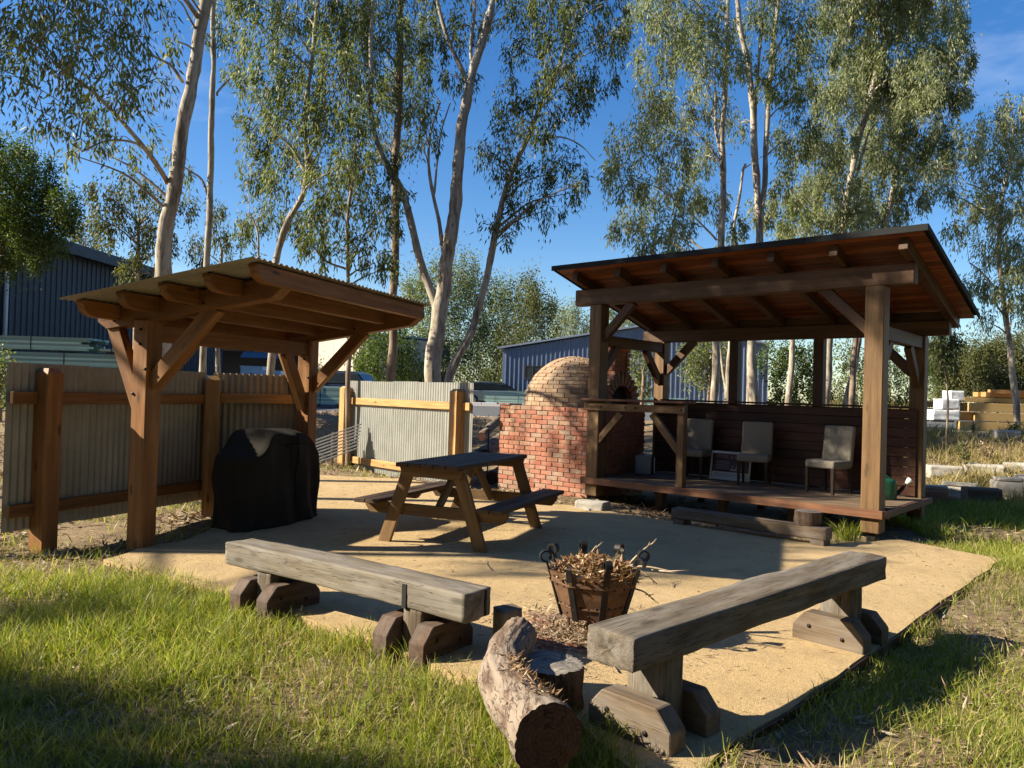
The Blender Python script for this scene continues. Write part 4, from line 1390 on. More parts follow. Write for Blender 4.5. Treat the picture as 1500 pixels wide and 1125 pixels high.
# ------------------------------------------------------------------ fire basket
def fire_basket():
    c = G(868, 933); c.z = 0.03
    t = thing('fire_basket', 'rusty octagonal riveted fire basket with curled rings on its rim', 'fire basket', c, R(8))
    rb, rt, zb, zt = 0.215, 0.315, 0.13, 0.425
    n = 8
    for k in range(n):
        a0 = 2 * math.pi * (k + 0.06) / n; a1 = 2 * math.pi * (k + 0.94) / n
        def P(r, a, z): return Vector((r * math.cos(a), r * math.sin(a), z))
        th = 0.008
        q = [P(rb, a0, zb), P(rb, a1, zb), P(rt, a1, zt), P(rt, a0, zt), P(rb - th, a0, zb), P(rb - th, a1, zb), P(rt - th, a1, zt), P(rt - th, a0, zt)]
        fs_ = [(0, 1, 2, 3), (7, 6, 5, 4), (0, 4, 5, 1), (1, 5, 6, 2), (2, 6, 7, 3), (3, 7, 4, 0)]
        pn = MB().add(q, fs_).build('panel', M['rust'], t)
        rv = MB()
        for (u, v) in ((0.25, 0.9), (0.75, 0.9), (0.2, 0.30), (0.5, 0.28), (0.8, 0.30), (0.3, 0.72), (0.7, 0.72), (0.5, 0.10)):
            lo = P(rb, a0, zb).lerp(P(rb, a1, zb), u); hi = P(rt, a0, zt).lerp(P(rt, a1, zt), u)
            p = lo.lerp(hi, v); nr = Vector((math.cos((a0 + a1) / 2), math.sin((a0 + a1) / 2), 0))
            rv.tube([p - nr * 0.002, p + nr * 0.006], [0.009, 0.006], 6)
        rv.build('rivets', M['black_iron'], pn)['kind'] = 'stuff'
        for v, hgt in ((0.80, 0.03), (0.26, 0.014)):
            a_, b_ = 2 * math.pi * k / n, 2 * math.pi * (k + 1) / n
            r_ = (rb + (rt - rb) * v + 0.006) * 1.005
            z_ = zb + (zt - zb) * v
            beam('band', t, P(r_, a_, z_), P(r_, b_, z_), 0.008, hgt, M['rust'], bev=0.002)
        # corner bar with a curled ring
        a = 2 * math.pi * k / n
        beam('corner_bar', t, P(rb + 0.004, a, zb - 0.01), P(rt + 0.012, a, zt + 0.05), 0.045, 0.012, M['black_iron'], up=(math.cos(a), math.sin(a), 0), bev=0.002)
        if k != 5:
            ctr = P(rt + 0.02, a, zt + 0.085)
            tg = Vector((-math.sin(a), math.cos(a), 0)); rd = Vector((math.cos(a), math.sin(a), 0))
            mb = MB()
            pts = []
            for i in range(19):
                b = -math.pi / 2 + 1.72 * math.pi * i / 18
                pts.append(ctr + (rd * math.cos(b) + Vector((0, 0, 1)) * math.sin(b)) * 0.034)
            fr = []
            vs_, fs_ = [], []
            for i, p in enumerate(pts):
                o = (p - ctr).normalized()
                for (du, dv) in ((-0.022, -0.005), (0.022, -0.005), (0.022, 0.005), (-0.022, 0.005)):
                    vs_.append(p + tg * du + o * dv)
            for i in range(len(pts) - 1):
                for q_ in range(4):
                    fs_.append((i * 4 + q_, i * 4 + (q_ + 1) % 4, (i + 1) * 4 + (q_ + 1) % 4, (i + 1) * 4 + q_))
            fs_ += [(3, 2, 1, 0), tuple(len(vs_) - 4 + i for i in range(4))]
            mb.add(vs_, fs_, False).build('ring', M['black_iron'], t)
    # floor and legs
    mb = MB(); mb.add([(0.205 * math.cos(2 * math.pi * k / 8), 0.205 * math.sin(2 * math.pi * k / 8), zb + z) for z in (0.0, 0.01) for k in range(8)],
           [tuple(reversed(range(8))), tuple(range(8, 16))] + [(k, (k + 1) % 8, 8 + (k + 1) % 8, 8 + k) for k in range(8)])
    mb.build('floor_plate', M['rust'], t)
    for k in range(4):
        a = math.pi / 4 + math.pi / 2 * k + R(22)
        beam('leg', t, (0.16 * math.cos(a), 0.16 * math.sin(a), -0.01), (0.17 * math.cos(a), 0.17 * math.sin(a), zb), 0.035, 0.012, M['rust'], up=(math.cos(a), math.sin(a), 0), bev=0.002)
    return c
FB = fire_basket()

def leaf_quads(P, dirs, nrm, length, width, fold=0.0):
    """diamond leaves: returns verts (N*4,3), faces (N*2,3)"""
    N = len(P)
    side = np.cross(dirs, nrm)
    side /= np.linalg.norm(side, axis=1, keepdims=True) + 1e-9
    L = length[:, None]; Wd = width[:, None]
    up = np.cross(side, dirs)
    v = np.empty((N, 4, 3))
    v[:, 0] = P
    v[:, 1] = P + dirs * L * 0.42 + side * Wd * 0.5
    v[:, 2] = P + dirs * L
    v[:, 3] = P + dirs * L * 0.42 - side * Wd * 0.5
    v[:, 2] += up * (L * fold)
    i = np.arange(N)[:, None] * 4
    f = np.concatenate([i + np.array([[0, 1, 2]]), i + np.array([[0, 2, 3]])], 1).reshape(-1, 3)
    return v.reshape(-1, 3), f

def unit(a):
    return a / (np.linalg.norm(a, axis=-1, keepdims=True) + 1e-9)

def hearth():
    t = thing('brick_hearth', 'reddish brick paving under the fire basket', 'hearth', (FB.x, FB.y, 0.0), R(-43))
    rr = random.Random(3)
    for i in range(-6, 7):
        for j in range(-3, 4):
            x, y = j * 0.232 + (0.116 if i % 2 else 0), i * 0.113
            if math.hypot(x, y) < 0.30 or math.hypot(x, y) > 0.50: continue
            o = link('brick', BRICK_MESH, t, None, Matrix.Translation((x, y, 0.003 + rr.uniform(-0.003, 0.002))) @ Matrix.Rotation(rr.uniform(-0.03, 0.03), 4, 'Z'))
BRICK_MESH = box_var(0.222, 0.105, 0.07, 77); BRICK_MESH.materials.append(M['brick'])
hearth()

def heap():
    rng = np.random.default_rng(4)
    N = 1500
    a = rng.uniform(0, 2 * np.pi, N); r = 0.29 * np.sqrt(rng.uniform(0, 1, N))
    z = 0.395 + 0.085 * (1 - (r / 0.29) ** 2) + rng.uniform(-0.03, 0.03, N)
    P = np.stack([FB.x + r * np.cos(a), FB.y + r * np.sin(a), FB.z + z], 1)
    d = unit(rng.normal(size=(N, 3)) * [1, 1, 0.4]); nn = unit(rng.normal(size=(N, 3)) * 0.8 + [0, 0, 1.0])
    v, f = leaf_quads(P, d, nn, rng.uniform(0.03, 0.07, N), rng.uniform(0.012, 0.028, N), 0.22)
    # base mound so that nothing shows through
    o = link('leaf_heap', np_mesh('leaf_heap', v, f), None, M['dry_leaf'])
    tag(o, 'heap of dry curled leaves and bark filling the fire basket', 'leaf heap', None, 'stuff')
    mb = MB()
    vs_, fs_ = [], []
    for i in range(6):
        for k in range(16):
            rr_ = 0.285 * (1 - i / 5.0); vs_.append((FB.x + rr_ * math.cos(k * math.pi / 8), FB.y + rr_ * math.sin(k * math.pi / 8), FB.z + 0.36 + 0.08 * (1 - (1 - i / 5) ** 2)))
    for i in range(5):
        for k in range(16): fs_.append((i * 16 + k, i * 16 + (k + 1) % 16, (i + 1) * 16 + (k + 1) % 16, (i + 1) * 16 + k))
    mb.add(vs_, fs_, True).build('leaf_bed', M['dry_leaf'], o)
    rr = random.Random(8)
    specs = [((0.20, 0.02, 0.44), (0.52, -0.06, 0.43), 0.010, 'thickest pale stick poking out of the fire basket to the right', 'pale_twig'),
             ((0.22, 0.05, 0.43), (0.42, 0.10, 0.60), 0.008, 'pale stick slanting upwards out of the fire basket', 'pale_twig'),
             ((0.24, -0.02, 0.45), (0.40, -0.10, 0.36), 0.007, 'dark stick drooping over the rim of the fire basket', 'twig'),
             ((0.27, 0.0, 0.30), (0.40, -0.03, 0.235), 0.007, 'dark stick poking through the side of the fire basket', 'twig'),
             ((-0.05, 0.05, 0.44), (0.02, 0.10, 0.56), 0.006, 'thin pale stick standing up among the dry leaves', 'pale_twig')]
    for a, b, r, lab, mt in specs:
        A, Bq = FB + Vector(a), FB + Vector(b)
        mid = A.lerp(Bq, 0.5) + Vector((0, 0, 0.015))
        pts = smooth_path([A, mid, Bq], 4)
        mb = MB().tube(pts, [r * (1 - 0.5 * i / (len(pts) - 1)) for i in range(len(pts))], 6)
        t = thing('stick', lab, 'stick', A)
        mb.v = [tuple(Vector(p) - A) for p in mb.v]
        mb.build('stem', M[mt], t)
        dv = (Bq - A)
        tw = MB()
        for q in range(3):
            s = A.lerp(Bq, 0.55 + 0.15 * q) - A
            e = s + dv * 0.28 + Vector((rr.uniform(-1, 1), rr.uniform(-1, 1), rr.uniform(-0.2, 1))) * 0.045
            tw.tube([s, e], [r * 0.5, r * 0.2], 5)
        tw.build('twig', M[mt], t)
heap()

def rough_tube_mesh(pts, rad, n=40, amp=0.02, seed=0.0, freq=6.0, groove=0.0, ngroove=22):
    vs_, fs_ = [], []
    off = Vector((seed * 3.3, seed * 5.1, seed))
    F = frames(pts)
    run = 0.0
    for i, ((p, t, a, b), r) in enumerate(zip(F, rad)):
        if i: run += (F[i][0] - F[i - 1][0]).length
        for k in range(n):
            th = 2 * math.pi * k / n
            dr = a * math.cos(th) + b * math.sin(th)
            q = (p + dr * r)
            d = mnoise.noise(q * freq + off) * amp + mnoise.noise(q * freq * 3.1 + off) * amp * 0.45
            g = -groove * abs(math.sin(th * ngroove / 2 + 1.5 * mnoise.noise(Vector((run * 3, th * 2, seed))))) ** 4
            vs_.append(p + dr * (r + d + g))
    for i in range(len(pts) - 1):
        for k in range(n):
            fs_.append((i * n + k, i * n + (k + 1) % n, (i + 1) * n + (k + 1) % n, (i + 1) * n + k))
    return vs_, fs_, n

def cap_disc(ring, ctr, axis, amp, seed, rings=5):
    n = len(ring)
    vs_, fs_ = [], []
    for i in range(rings + 1):
        s = 1 - i / rings
        for p in ring:
            q = ctr + (p - ctr) * s
            q = q + axis * (mnoise.noise(q * 16 + Vector((seed, 0, 0))) * amp * (0.2 + 0.8 * (1 - abs(2 * s - 1))))
            vs_.append(q)
    for i in range(rings):
        for k in range(n):
            fs_.append((i * n + k, i * n + (k + 1) % n, (i + 1) * n + (k + 1) % n, (i + 1) * n + k))
    return vs_, fs_

def log_and_stump():
    base = G(795, 1118)
    ctl = [(803, 1084, 3.16), (778, 1052, 3.36), (744, 1010, 3.62), (737, 975, 3.86), (750, 945, 4.05), (762, 926, 4.18)]
    pts = smooth_path([D(*c) for c in ctl], 6)
    # keep it resting on the ground
    n = len(pts)
    rads = [0.152 - 0.030 * min(1, i / (n - 1) * 2.2) + 0.005 * math.sin(i * 0.9) - 0.03 * max(0, (i / (n - 1) - 0.45)) / 0.55 for i in range(n)]
    t = thing('fallen_log', 'crooked split log with a dark red cut end lying in front of the stump', 'log', base)
    vs_, fs_, k = rough_tube_mesh(pts, rads, 56, 0.012, 1.0, 6.0, 0.007, 18)
    loc = [v - base for v in vs_]
    MB().add(loc, fs_, True).build('bark', M['log_bark'], t)
    ax0 = (pts[0] - pts[1]).normalized(); ax1 = (pts[-1] - pts[-2]).normalized()
    cv, cf = cap_disc(loc[:k], pts[0] - base, ax0, 0.012, 3)
    c0 = pts[0] - base
    MB().add([q - c0 for q in cv], cf, True).build('cut_face', M['cut_red'], t, Matrix.Translation(c0))
    cv, cf = cap_disc(loc[-k:], pts[-1] - base, ax1, 0.012, 5)
    MB().add(cv, cf, True).build('cut_face', M['cut_grey'], t)
    # knots and a hollow scar
    sc = MB()
    rr = random.Random(2)
    for i in range(9):
        j = rr.randint(6, n - 4)
        P = pts[j] - base
        d = Vector((-0.55 + rr.uniform(-0.3, 0.5), -0.55 + rr.uniform(-0.3, 0.3), 0.62)).normalized()
        c0 = P + d * (rads[j] - 0.02)
        sc.tube([c0, c0 + d * 0.024], [0.016, 0.006], 7)
    sc.build('knots', M['cut_red'], t)
    # loose shredded bark lying in the crook
    rng = np.random.default_rng(9)
    N = 420
    j = rng.integers(4, 15, N)
    PP = np.array([tuple(p) for p in pts])[j]
    RR = np.array(rads)[j]
    th = rng.normal(0.5, 0.35, N)
    P = PP + np.stack([RR * np.sin(th) * 0.8, 0.3 * RR * np.sin(th), RR * np.cos(th) * 1.02], 1) - np.array(tuple(base))
    d = unit(rng.normal(size=(N, 3)) * [1, 1, 0.5]); nn = unit(rng.normal(size=(N, 3)) + [0, 0, 1.0])
    v, f = leaf_quads(P, d, nn, rng.uniform(0.02, 0.07, N), rng.uniform(0.004, 0.012, N), 0.2)
    o = link('bark_shreds', np_mesh('bark_shreds', v, f), t, M['dry_leaf']); o['kind'] = 'stuff'
    # stump
    c = G(803, 1040, 0.0)
    t = thing('stump', 'upright sawn stump with dark furrowed bark behind the crooked log', 'stump', c)
    pts = [Vector((0.0, 0, z)) for z in (-0.06, 0.0, 0.05, 0.10, 0.15, 0.20, 0.24)]
    vs_, fs_, k = rough_tube_mesh(pts, [0.19, 0.183, 0.176, 0.172, 0.174, 0.176, 0.174], 64, 0.012, 4.0, 8.0, 0.014, 30)
    vs_ = [v + Vector((0, 0, 0.014 * mnoise.noise(Vector((v.x * 9, v.y * 9, 0))) if v.z > 0.22 else 0)) for v in vs_]
    MB().add(vs_, fs_, True).build('bark', M['stump_bark'], t)
    ring = vs_[-k:]
    cv, cf = cap_disc(ring, Vector((0, 0, 0.238)), Vector((0, 0, 1)), 0.010, 6, 7)
    MB().add(cv, cf, True).build('cut_face', M['cut_grey'], t)
log_and_stump()

# small upright sleeper stub between the left bench and the log
def stub():
    p = G(742, 962)
    t = thing('sleeper_stub', 'small upright sleeper stub between the pale bench and the log', 'stub', p, R(35))
    link('stub', rough_beam_mesh(0.34, 0.13, 0.15, 21, 0.005, 10, 0.014), t, M['grey_dark'], Matrix.Translation((0, 0, 0.13)) @ Matrix.Rotation(R(90), 4, 'Y'))
stub()

# ------------------------------------------------------------------ far buildings
def ribbed(name, parent, w, h, mat, Mx, pitch=0.25, depth=0.03, top=None):
    """wall sheet in local XZ with trapezoid ribs standing towards -y; top(x) gives the height"""
    prof = []
    x = 0.0
    while x < w:
        for dx, dy in ((0, 0), (pitch * 0.62, 0), (pitch * 0.70, -depth), (pitch * 0.92, -depth)):
            if x + dx <= w: prof.append((x + dx, dy))
        x += pitch
    prof.append((w, 0))
    n = len(prof)
    vs_ = [(x, y, 0) for x, y in prof] + [(x, y, top(x) if top else h) for x, y in prof]
    fs_ = [(i, i + 1, n + i + 1, n + i) for i in range(n - 1)]
    # back face and closing edges give it thickness
    b = len(vs_)
    vs_ += [(0, 0.06, 0), (w, 0.06, 0), (w, 0.06, top(w) if top else h), (0, 0.06, top(0) if top else h)]
    fs_ += [(b + 1, b, b + 3, b + 2), (0, n, b + 3, b), (n - 1, b + 1, b + 2, 2 * n - 1)]
    mb = MB(); mb.add(vs_, fs_)
    return mb.build(name, mat, parent, Mx)

def window(parent, Mx, w, h, panes=2):
    f = MB()
    fw = 0.06
    f.box(0, w, -0.05, 0.03, 0, fw).box(0, w, -0.05, 0.03, h - fw, h).box(0, fw, -0.05, 0.03, fw, h - fw).box(w - fw, w, -0.05, 0.03, fw, h - fw)
    for i in range(1, panes):
        xx = w * i / panes
        f.box(xx - 0.03, xx + 0.03, -0.045, 0.03, fw, h - fw)
    win = f.build('window', M['frame_dark'], parent, Mx)
    for i in range(panes):
        a, b = w * i / panes + 0.04, w * (i + 1) / panes - 0.04
        p = MB().box(a, b, -0.012, 0.0, fw + 0.005, h - fw - 0.005)
        p.build('pane', M['glass'], win)
    return win

def dark_shed():
    # long wall runs away from the camera on the left; it faces right
    z0 = 0.86
    a = Vector((-17.9, 20.0)); b = Vector((-16.2, 43.0))
    d = (b - a).normalized()
    L = (b - a).length
    t = thing('dark_shed', 'large slate coloured ribbed shed behind the green timber at far left', 'shed', (a.x, a.y, z0), math.atan2(d.y, d.x))
    hgt = 5.75
    ribbed('wall', t, L, hgt, M['shed_dark'], Matrix.Translation((0, 0, 0)), 0.30, 0.04)
    MB().box(0.05, L - 0.05, 0.10, 12, 0, hgt).build('wall', M['shed_dark'], t)
    # roof and gutter
    rf = MB()
    rf.add([(-0.4, -0.5, hgt + 0.12), (L + 0.4, -0.5, hgt + 0.12), (L + 0.4, 12.5, hgt + 2.0), (-0.4, 12.5, hgt + 2.0),
            (-0.4, -0.5, hgt + 0.20), (L + 0.4, -0.5, hgt + 0.20), (L + 0.4, 12.5, hgt + 2.08), (-0.4, 12.5, hgt + 2.08)],
           [(3, 2, 1, 0), (4, 5, 6, 7), (0, 1, 5, 4), (1, 2, 6, 5), (2, 3, 7, 6), (3, 0, 4, 7)])
    rf.build('roof', M['shed_roof'], t)
    MB().box(-0.4, L + 0.4, -0.62, -0.44, hgt - 0.22, hgt + 0.20).build('gutter', M['shed_dark'], t)
    MB().tube([(6.2, -0.13, 0.0), (6.2, -0.13, hgt - 0.1)], 0.07, 10).build('downpipe', M['white_plastic'], t)
dark_shed()

def blue_shed():
    z0 = 0.87
    # gable front faces the camera, roof rising to the right
    p0 = D(735, 560, 58); p1 = D(1125, 560, 55)
    a = Vector((p0.x, p0.y)); b = Vector((p1.x, p1.y))
    L = (b - a).length
    d = (b - a).normalized()
    t = thing('blue_shed', 'long blue ribbed shed with two dark windows beyond the brick oven', 'shed', (a.x, a.y, z0), math.atan2(d.y, d.x))
    h0 = D(735, 512, 58).z - z0
    slope = 0.175
    ridge = 11.5
    top = lambda x: h0 + slope * min(x, 2 * ridge - x if x > ridge else x)
    top2 = lambda x: h0 + slope * (x if x < ridge else max(0.0, 2 * ridge - x))
    ribbed('wall', t, L, 4, M['shed_blue'], Matrix.Identity(4), 0.34, 0.06, top2)
    MB().box(0.0, L, 0.1, 14, 0, h0 - 0.05).build('wall', M['shed_blue'], t)
    for (xa, xb) in ((-0.35, ridge), (ridge, L)):
        za, zb_ = top2(xa) + 0.10, top2(xb) + 0.10
        if xa < 0: za = h0 + slope * xa + 0.10
        mb = MB()
        mb.add([(xa, -0.35, za), (xb, -0.35, zb_), (xb, 14, zb_), (xa, 14, za), (xa, -0.35, za + 0.12), (xb, -0.35, zb_ + 0.12), (xb, 14, zb_ + 0.12), (xa, 14, za + 0.12)],
               [(3, 2, 1, 0), (4, 5, 6, 7), (0, 1, 5, 4), (1, 2, 6, 5), (2, 3, 7, 6), (3, 0, 4, 7)])
        mb.build('roof', M['shed_roof'], t)
    for (xa, zz, w) in ((1.72, 1.95, 1.85), (4.45, 2.15, 1.95)):
        window(t, Matrix.Translation((xa, -0.07, zz)), w, 1.0, 3)
    # small roof vents along the slope
    for k in range(8):
        x = 1.8 + 0.95 * k
        MB().box(x - 0.2, x + 0.2, 0.4, 0.8, top2(x) + 0.21, top2(x) + 0.30).build('roof_vent', M['shed_roof'], t)
blue_shed()

def pale_building():
    p0 = D(383, 560, 68); p1 = D(528, 560, 58)
    a = Vector((p0.x, p0.y)); b = Vector((p1.x, p1.y)); d = (b - a).normalized(); L = (b - a).length
    t = thing('concrete_building', 'pale tilt panel concrete building seen beneath the shelter roof', 'building', (a.x, a.y, 0.86), math.atan2(d.y, d.x))
    n = 4
    for k in range(n):
        MB().box(L * k / n + 0.02, L * (k + 1) / n - 0.02, 0, 0.18, 0, 5.0).build('wall_panel', M['pale_wall'], t)
    MB().box(0, L, 0.25, 9, 0, 4.9).build('core', M['pale_wall'], t)
    MB().box(-0.1, L + 0.1, -0.05, 9.1, 5.0, 5.15).build('roof', M['shed_roof'], t)
    MB().box(-1.8, -0.1, -0.4, 5, 0, 3.7).build('wing', M['shed_dark'], t)
    MB().tube([(0.5, -0.1, 0), (0.5, -0.1, 4.9)], 0.06, 8).build('downpipe', M['white_plastic'], t)
    # wire fence in front of it
    f = thing('wire_fence', 'thin grey wire mesh fence in front of the pale building', 'fence', (a.x + 2.5, a.y - 6, 0.86), math.atan2(d.y, d.x))
    for k in range(5):
        MB().tube([(1.6 * k, 0, 0), (1.6 * k, 0, 2.0)], 0.035, 6).build('post', M['steel'], f)
    for z in (0.05, 0.7, 1.35, 1.95):
        MB().tube([(0, 0, z), (6.4, 0, z)], 0.015, 5).build('rail', M['steel'], f)
    wire = MB()
    for k in range(33):
        wire.tube([(0.2 * k, 0.02, 0.05), (0.2 * k, 0.02, 1.95)], 0.006, 4, False)
    o = wire.build('mesh', M['steel'], f); o['kind'] = 'stuff'
pale_building()

def site_office():
    p = D(352, 553, 40)
    t = thing('white_cabin', 'small white site cabin above the fence beneath the shelter', 'cabin', (p.x, p.y, 0.87), R(8))
    W = 2.0
    MB().box(0, 1.1, 0, 1.6, 0.15, 1.75).build('body', M['white'], t)
    MB().box(1.12, 2.0, 0.15, 1.6, 0.15, 1.62).build('side_body', M['wrap'], t)
    MB().box(-0.04, 1.14, -0.04, 1.64, 1.75, 1.81).build('roof', M['white'], t)
    MB().box(0.45, 0.60, -0.015, 0.01, 1.40, 1.44).build('vent', M['frame_dark'], t)
    for x in (0.1, 1.8):
        MB().box(x - 0.08, x + 0.08, 0.1, 1.5, 0.0, 0.15).build('skid', M['frame_dark'], t)
    t2 = thing('dark_carport', 'dark open carport with a navy awning behind the white cabin', 'carport', (p.x - 3.6, p.y + 4, 0.87), R(6))
    for (x, y) in ((0, 0), (5, 0), (0, 3.5), (5, 3.5)):
        MB().tube([(x, y, 0), (x, y, 2.9)], 0.06, 8).build('post', M['steel'], t2)
    MB().box(-0.2, 5.2, -0.3, 3.8, 2.9, 3.1).build('roof', M['shed_dark'], t2)
    MB().box(-0.1, 5.1, 3.55, 3.65, 0.0, 2.9).build('back_wall', M['shed_dark'], t2)
    mb = MB(); mb.add([(2.4, -0.3, 2.88), (5.0, -0.3, 2.88), (5.0, -1.4, 2.35), (2.4, -1.4, 2.35), (2.4, -0.3, 2.82), (5.0, -0.3, 2.82), (5.0, -1.4, 2.29), (2.4, -1.4, 2.29)],
                      [(0, 3, 2, 1), (4, 5, 6, 7), (0, 1, 5, 4), (1, 2, 6, 5), (2, 3, 7, 6), (3, 0, 4, 7)])
    mb.build('awning', M['car_dark'], t2)
site_office()

# ------------------------------------------------------------------ stacked timber in the yard
def timber_pack(label, c, rz, L, Wd, H, mat, seed, bearer=True, th=0.06, wide=0.10, ragged=0.25, bz=0.10, group='packs of sawn timber in the yard'):
    rr = random.Random(seed)
    t = thing('timber_pack', label, 'timber pack', c, rz, group)
    nl = max(2, int(H / (th + 0.004)))
    nc = max(2, int(Wd / wide))
    mb = MB()
    for k in range(nl):
        z = bz + k * (th + 0.004)
        e0, e1 = rr.uniform(0, ragged), rr.uniform(0, ragged)
        for j in range(nc):
            if 0 < j < nc - 1 and k < nl - 1: continue
            y = -Wd / 2 + wide * j
            mb.box(-L / 2 + e0 + rr.uniform(0, 0.05), L / 2 - e1 - rr.uniform(0, 0.05), y + 0.002, y + wide - 0.002, z, z + th)
    o = mb.build('boards', mat, t); o['kind'] = 'stuff'
    for x in (-L * 0.35, 0, L * 0.35):
        MB().box(x - 0.05, x + 0.05, -Wd / 2 + 0.01, Wd / 2 - 0.01, 0.0, bz - 0.003).build('bearer', M['sleeper'], t)
    for x in (-L * 0.25, L * 0.25):
        z1 = bz + nl * (th + 0.004) + 0.003
        s = MB().box(x - 0.016, x + 0.016, -Wd / 2 - 0.008, -Wd / 2 - 0.003, bz, z1).box(x - 0.016, x + 0.016, -Wd / 2 - 0.003, Wd / 2, z1, z1 + 0.004)
        s.build('strap', M['frame_dark'], t)
    return t

def yard_timber():
    z0 = 0.865
    # teal stack at far left, three tiers
    cx_l, cy = -17.2, 24.4
    def left(x0, x1, zb, zt, y, lab, mat, seed, rg=0.2):
        timber_pack(lab, ((x0 + x1) / 2, y, zb), R(3), x1 - x0, 1.1, zt - zb - 0.045, mat, seed, ragged=rg, bz=0.04)
    left(-19.5, -10.6, z0, 1.42, 22.9, 'lowest teal pack of the big green timber stack at far left', M['teal'], 1)
    left(-19.5, -9.9, 1.44, 1.98, 23.0, 'middle teal pack with stepped ends in the stack at far left', M['teal'], 2, 0.6)
    left(-19.5, -11.0, 2.00, 2.44, 22.9, 'upper teal pack of the green timber stack at far left', M['teal'], 3, 0.5)
    left(-19.5, -12.3, 2.46, 2.95, 22.9, 'topmost teal pack of the green timber stack at far left', M['teal'], 9, 0.4)
    left(-12.1, -10.2, 2.46, 2.66, 22.8, 'thin bundle of pale boards on the teal stack at far left', M['teal_pale'], 4, 0.5)
    left(-11.0, -9.6, z0, 1.95, 24.6, 'short teal pack behind the fence right of the big green stack', M['teal'], 5, 0.2)
    # dark green pack between the fences
    p = D(490, 590, 30)
    timber_pack('dark teal pack on white bearers seen between the shelter post and the sunlit fence', (p.x + 0.1, 30.4, z0 + 0.05), R(2), 2.6, 1.0, 0.72, M['teal'], 6, ragged=0.05)
    # row of packs across the road
    specs = [(742, 577, 50, 3.0, 0.55, 'teal', 'low teal pack nearest the road left of the brick dome'),
             (700, 573, 53, 3.2, 0.50, 'teal_pale', 'pale green pack just above the sunlit fence top'),
             (756, 566, 56, 3.4, 0.95, 'teal_pale', 'pale green double pack against the blue shed'),
             (790, 566, 55, 2.0, 1.0, 'teal', 'dark teal pack partly behind the brick dome'),
             (1000, 582, 50, 4.2, 0.55, 'teal_pale', 'pale green pack seen through the left bay of the pavilion'),
             (960, 582, 52, 4.0, 0.75, 'teal', 'teal pack seen between the chimney and the back post'),
             (1075, 585, 53, 3.5, 0.45, 'teal_pale', 'pale pack seen behind the middle trunks through the pavilion'),
             (660, 570, 55, 2.5, 0.75, 'teal', 'small teal pack behind the twin trunk gum')]
    for (px, py, d, L, H, mt, lab) in specs:
        p = D(px, py, d)
        timber_pack(lab, (p.x, d, 0.88), R(2), L, 1.1, H, M[mt], px, ragged=0.15)
    # white kerb rail before the packs
    p = D(735, 577, 48)
    t = thing('white_barrier', 'long low white concrete barrier along the far side of the road', 'barrier', (p.x, 48, 0.875), R(1))
    for k in range(3):
        prism('segment', t, [(-1.2, 0), (1.2, 0), (1.2, 0.18), (-1.2, 0.18)], -0.1, 0.1, M['white'], Matrix.Translation((-2.45 + 2.45 * k, 0, 0)), 0.01)
    # orange beams at far right, on the rise
    dd = 25.5
    def beams(px0, px1, py0, py1, y, depth, rows, name, lab, mats, seed):
        rr = random.Random(seed)
        a, b = D(px0, py1, y), D(px1, py0, y)
        t = thing(name, lab, 'timber stack', ((a.x + b.x) / 2, y, max(a.z, 0.87)), R(-4), 'stacks of large beams at the right edge of the yard')
        Wt = b.x - a.x; Ht = b.z - a.z
        h = Ht / rows
        for k in range(rows):
            mt = mats[k % len(mats)]
            for j in range(2):
                e0 = rr.uniform(0, 0.22) * Wt
                beam('beam', t, (-Wt / 2 + e0, -depth / 2 + 0.32 * j, h * (k + 0.5)), (Wt / 2, -depth / 2 + 0.32 * j + 0.02, h * (k + 0.5)), 0.30, h - 0.03, M[mt], bev=0.006)
        return t
    beams(1394, 1560, 598, 634, dd, 0.7, 3, 'beam_stack', 'lowest stack of yellow beams at the right edge behind the litter bank', ['yellow_beam', 'yellow_beam'], 1)
    beams(1402, 1575, 578, 597, dd + 0.15, 0.7, 3, 'beam_stack', 'orange beams lying on the yellow beams at the right edge', ['orange_beam', 'yellow_beam', 'orange_beam'], 2)
    beams(1437, 1575, 574, 577, dd, 0.7, 1, 'beam_stack', 'thin tilted top layer of orange boards at the right edge', ['orange_beam'], 3)
    beams(1340, 1386, 588, 616, dd + 2, 0.7, 3, 'beam_stack', 'brown beam stack just right of the pavilion back post', ['orange_beam', 'rim_', 'orange_beam'] if False else ['orange_beam'], 4)
    for (px, py, w, lab) in ((1380, 616, 0.85, 'lowest white wrapped pack beside the orange beams'), (1386, 600, 0.55, 'white wrapped pack stacked in the middle beside the orange beams'), (1396, 588, 0.42, 'topmost white wrapped pack beside the orange beams')):
        p = D(px, py, dd + 0.1)
        t = thing('wrapped_pack', lab, 'wrapped pack', (p.x, p.y, p.z), R(-4), 'white wrapped packs at the right of the yard')
        link('wrapping', rough_beam_mesh(w, 0.6, 0.34, px, 0.012, 16, 0.02), t, M['wrap'], Matrix.Translation((0, 0, 0.18)))
        beam('bearer', t, (-w / 2 + 0.05, 0, -0.02), (w / 2 - 0.05, 0, -0.02), 0.1, 0.05, M['sleeper'])
    for (px, d, lab) in ((1322, 32, 'yellow beam bundle seen past the right front post'), (1232, 34, 'yellow beam bundle seen between the trunks through the pavilion')):
        p = D(px, 610, d)
        t = thing('beam_bundle', lab, 'timber stack', (p.x, d, 0.88), R(-4))
        for k in range(3):
            beam('beam', t, (-0.8, 0, 0.2 + 0.3 * k), (0.9 - 0.2 * k, 0.02, 0.2 + 0.3 * k), 0.4, 0.28, M['yellow_beam'])
yard_timber()

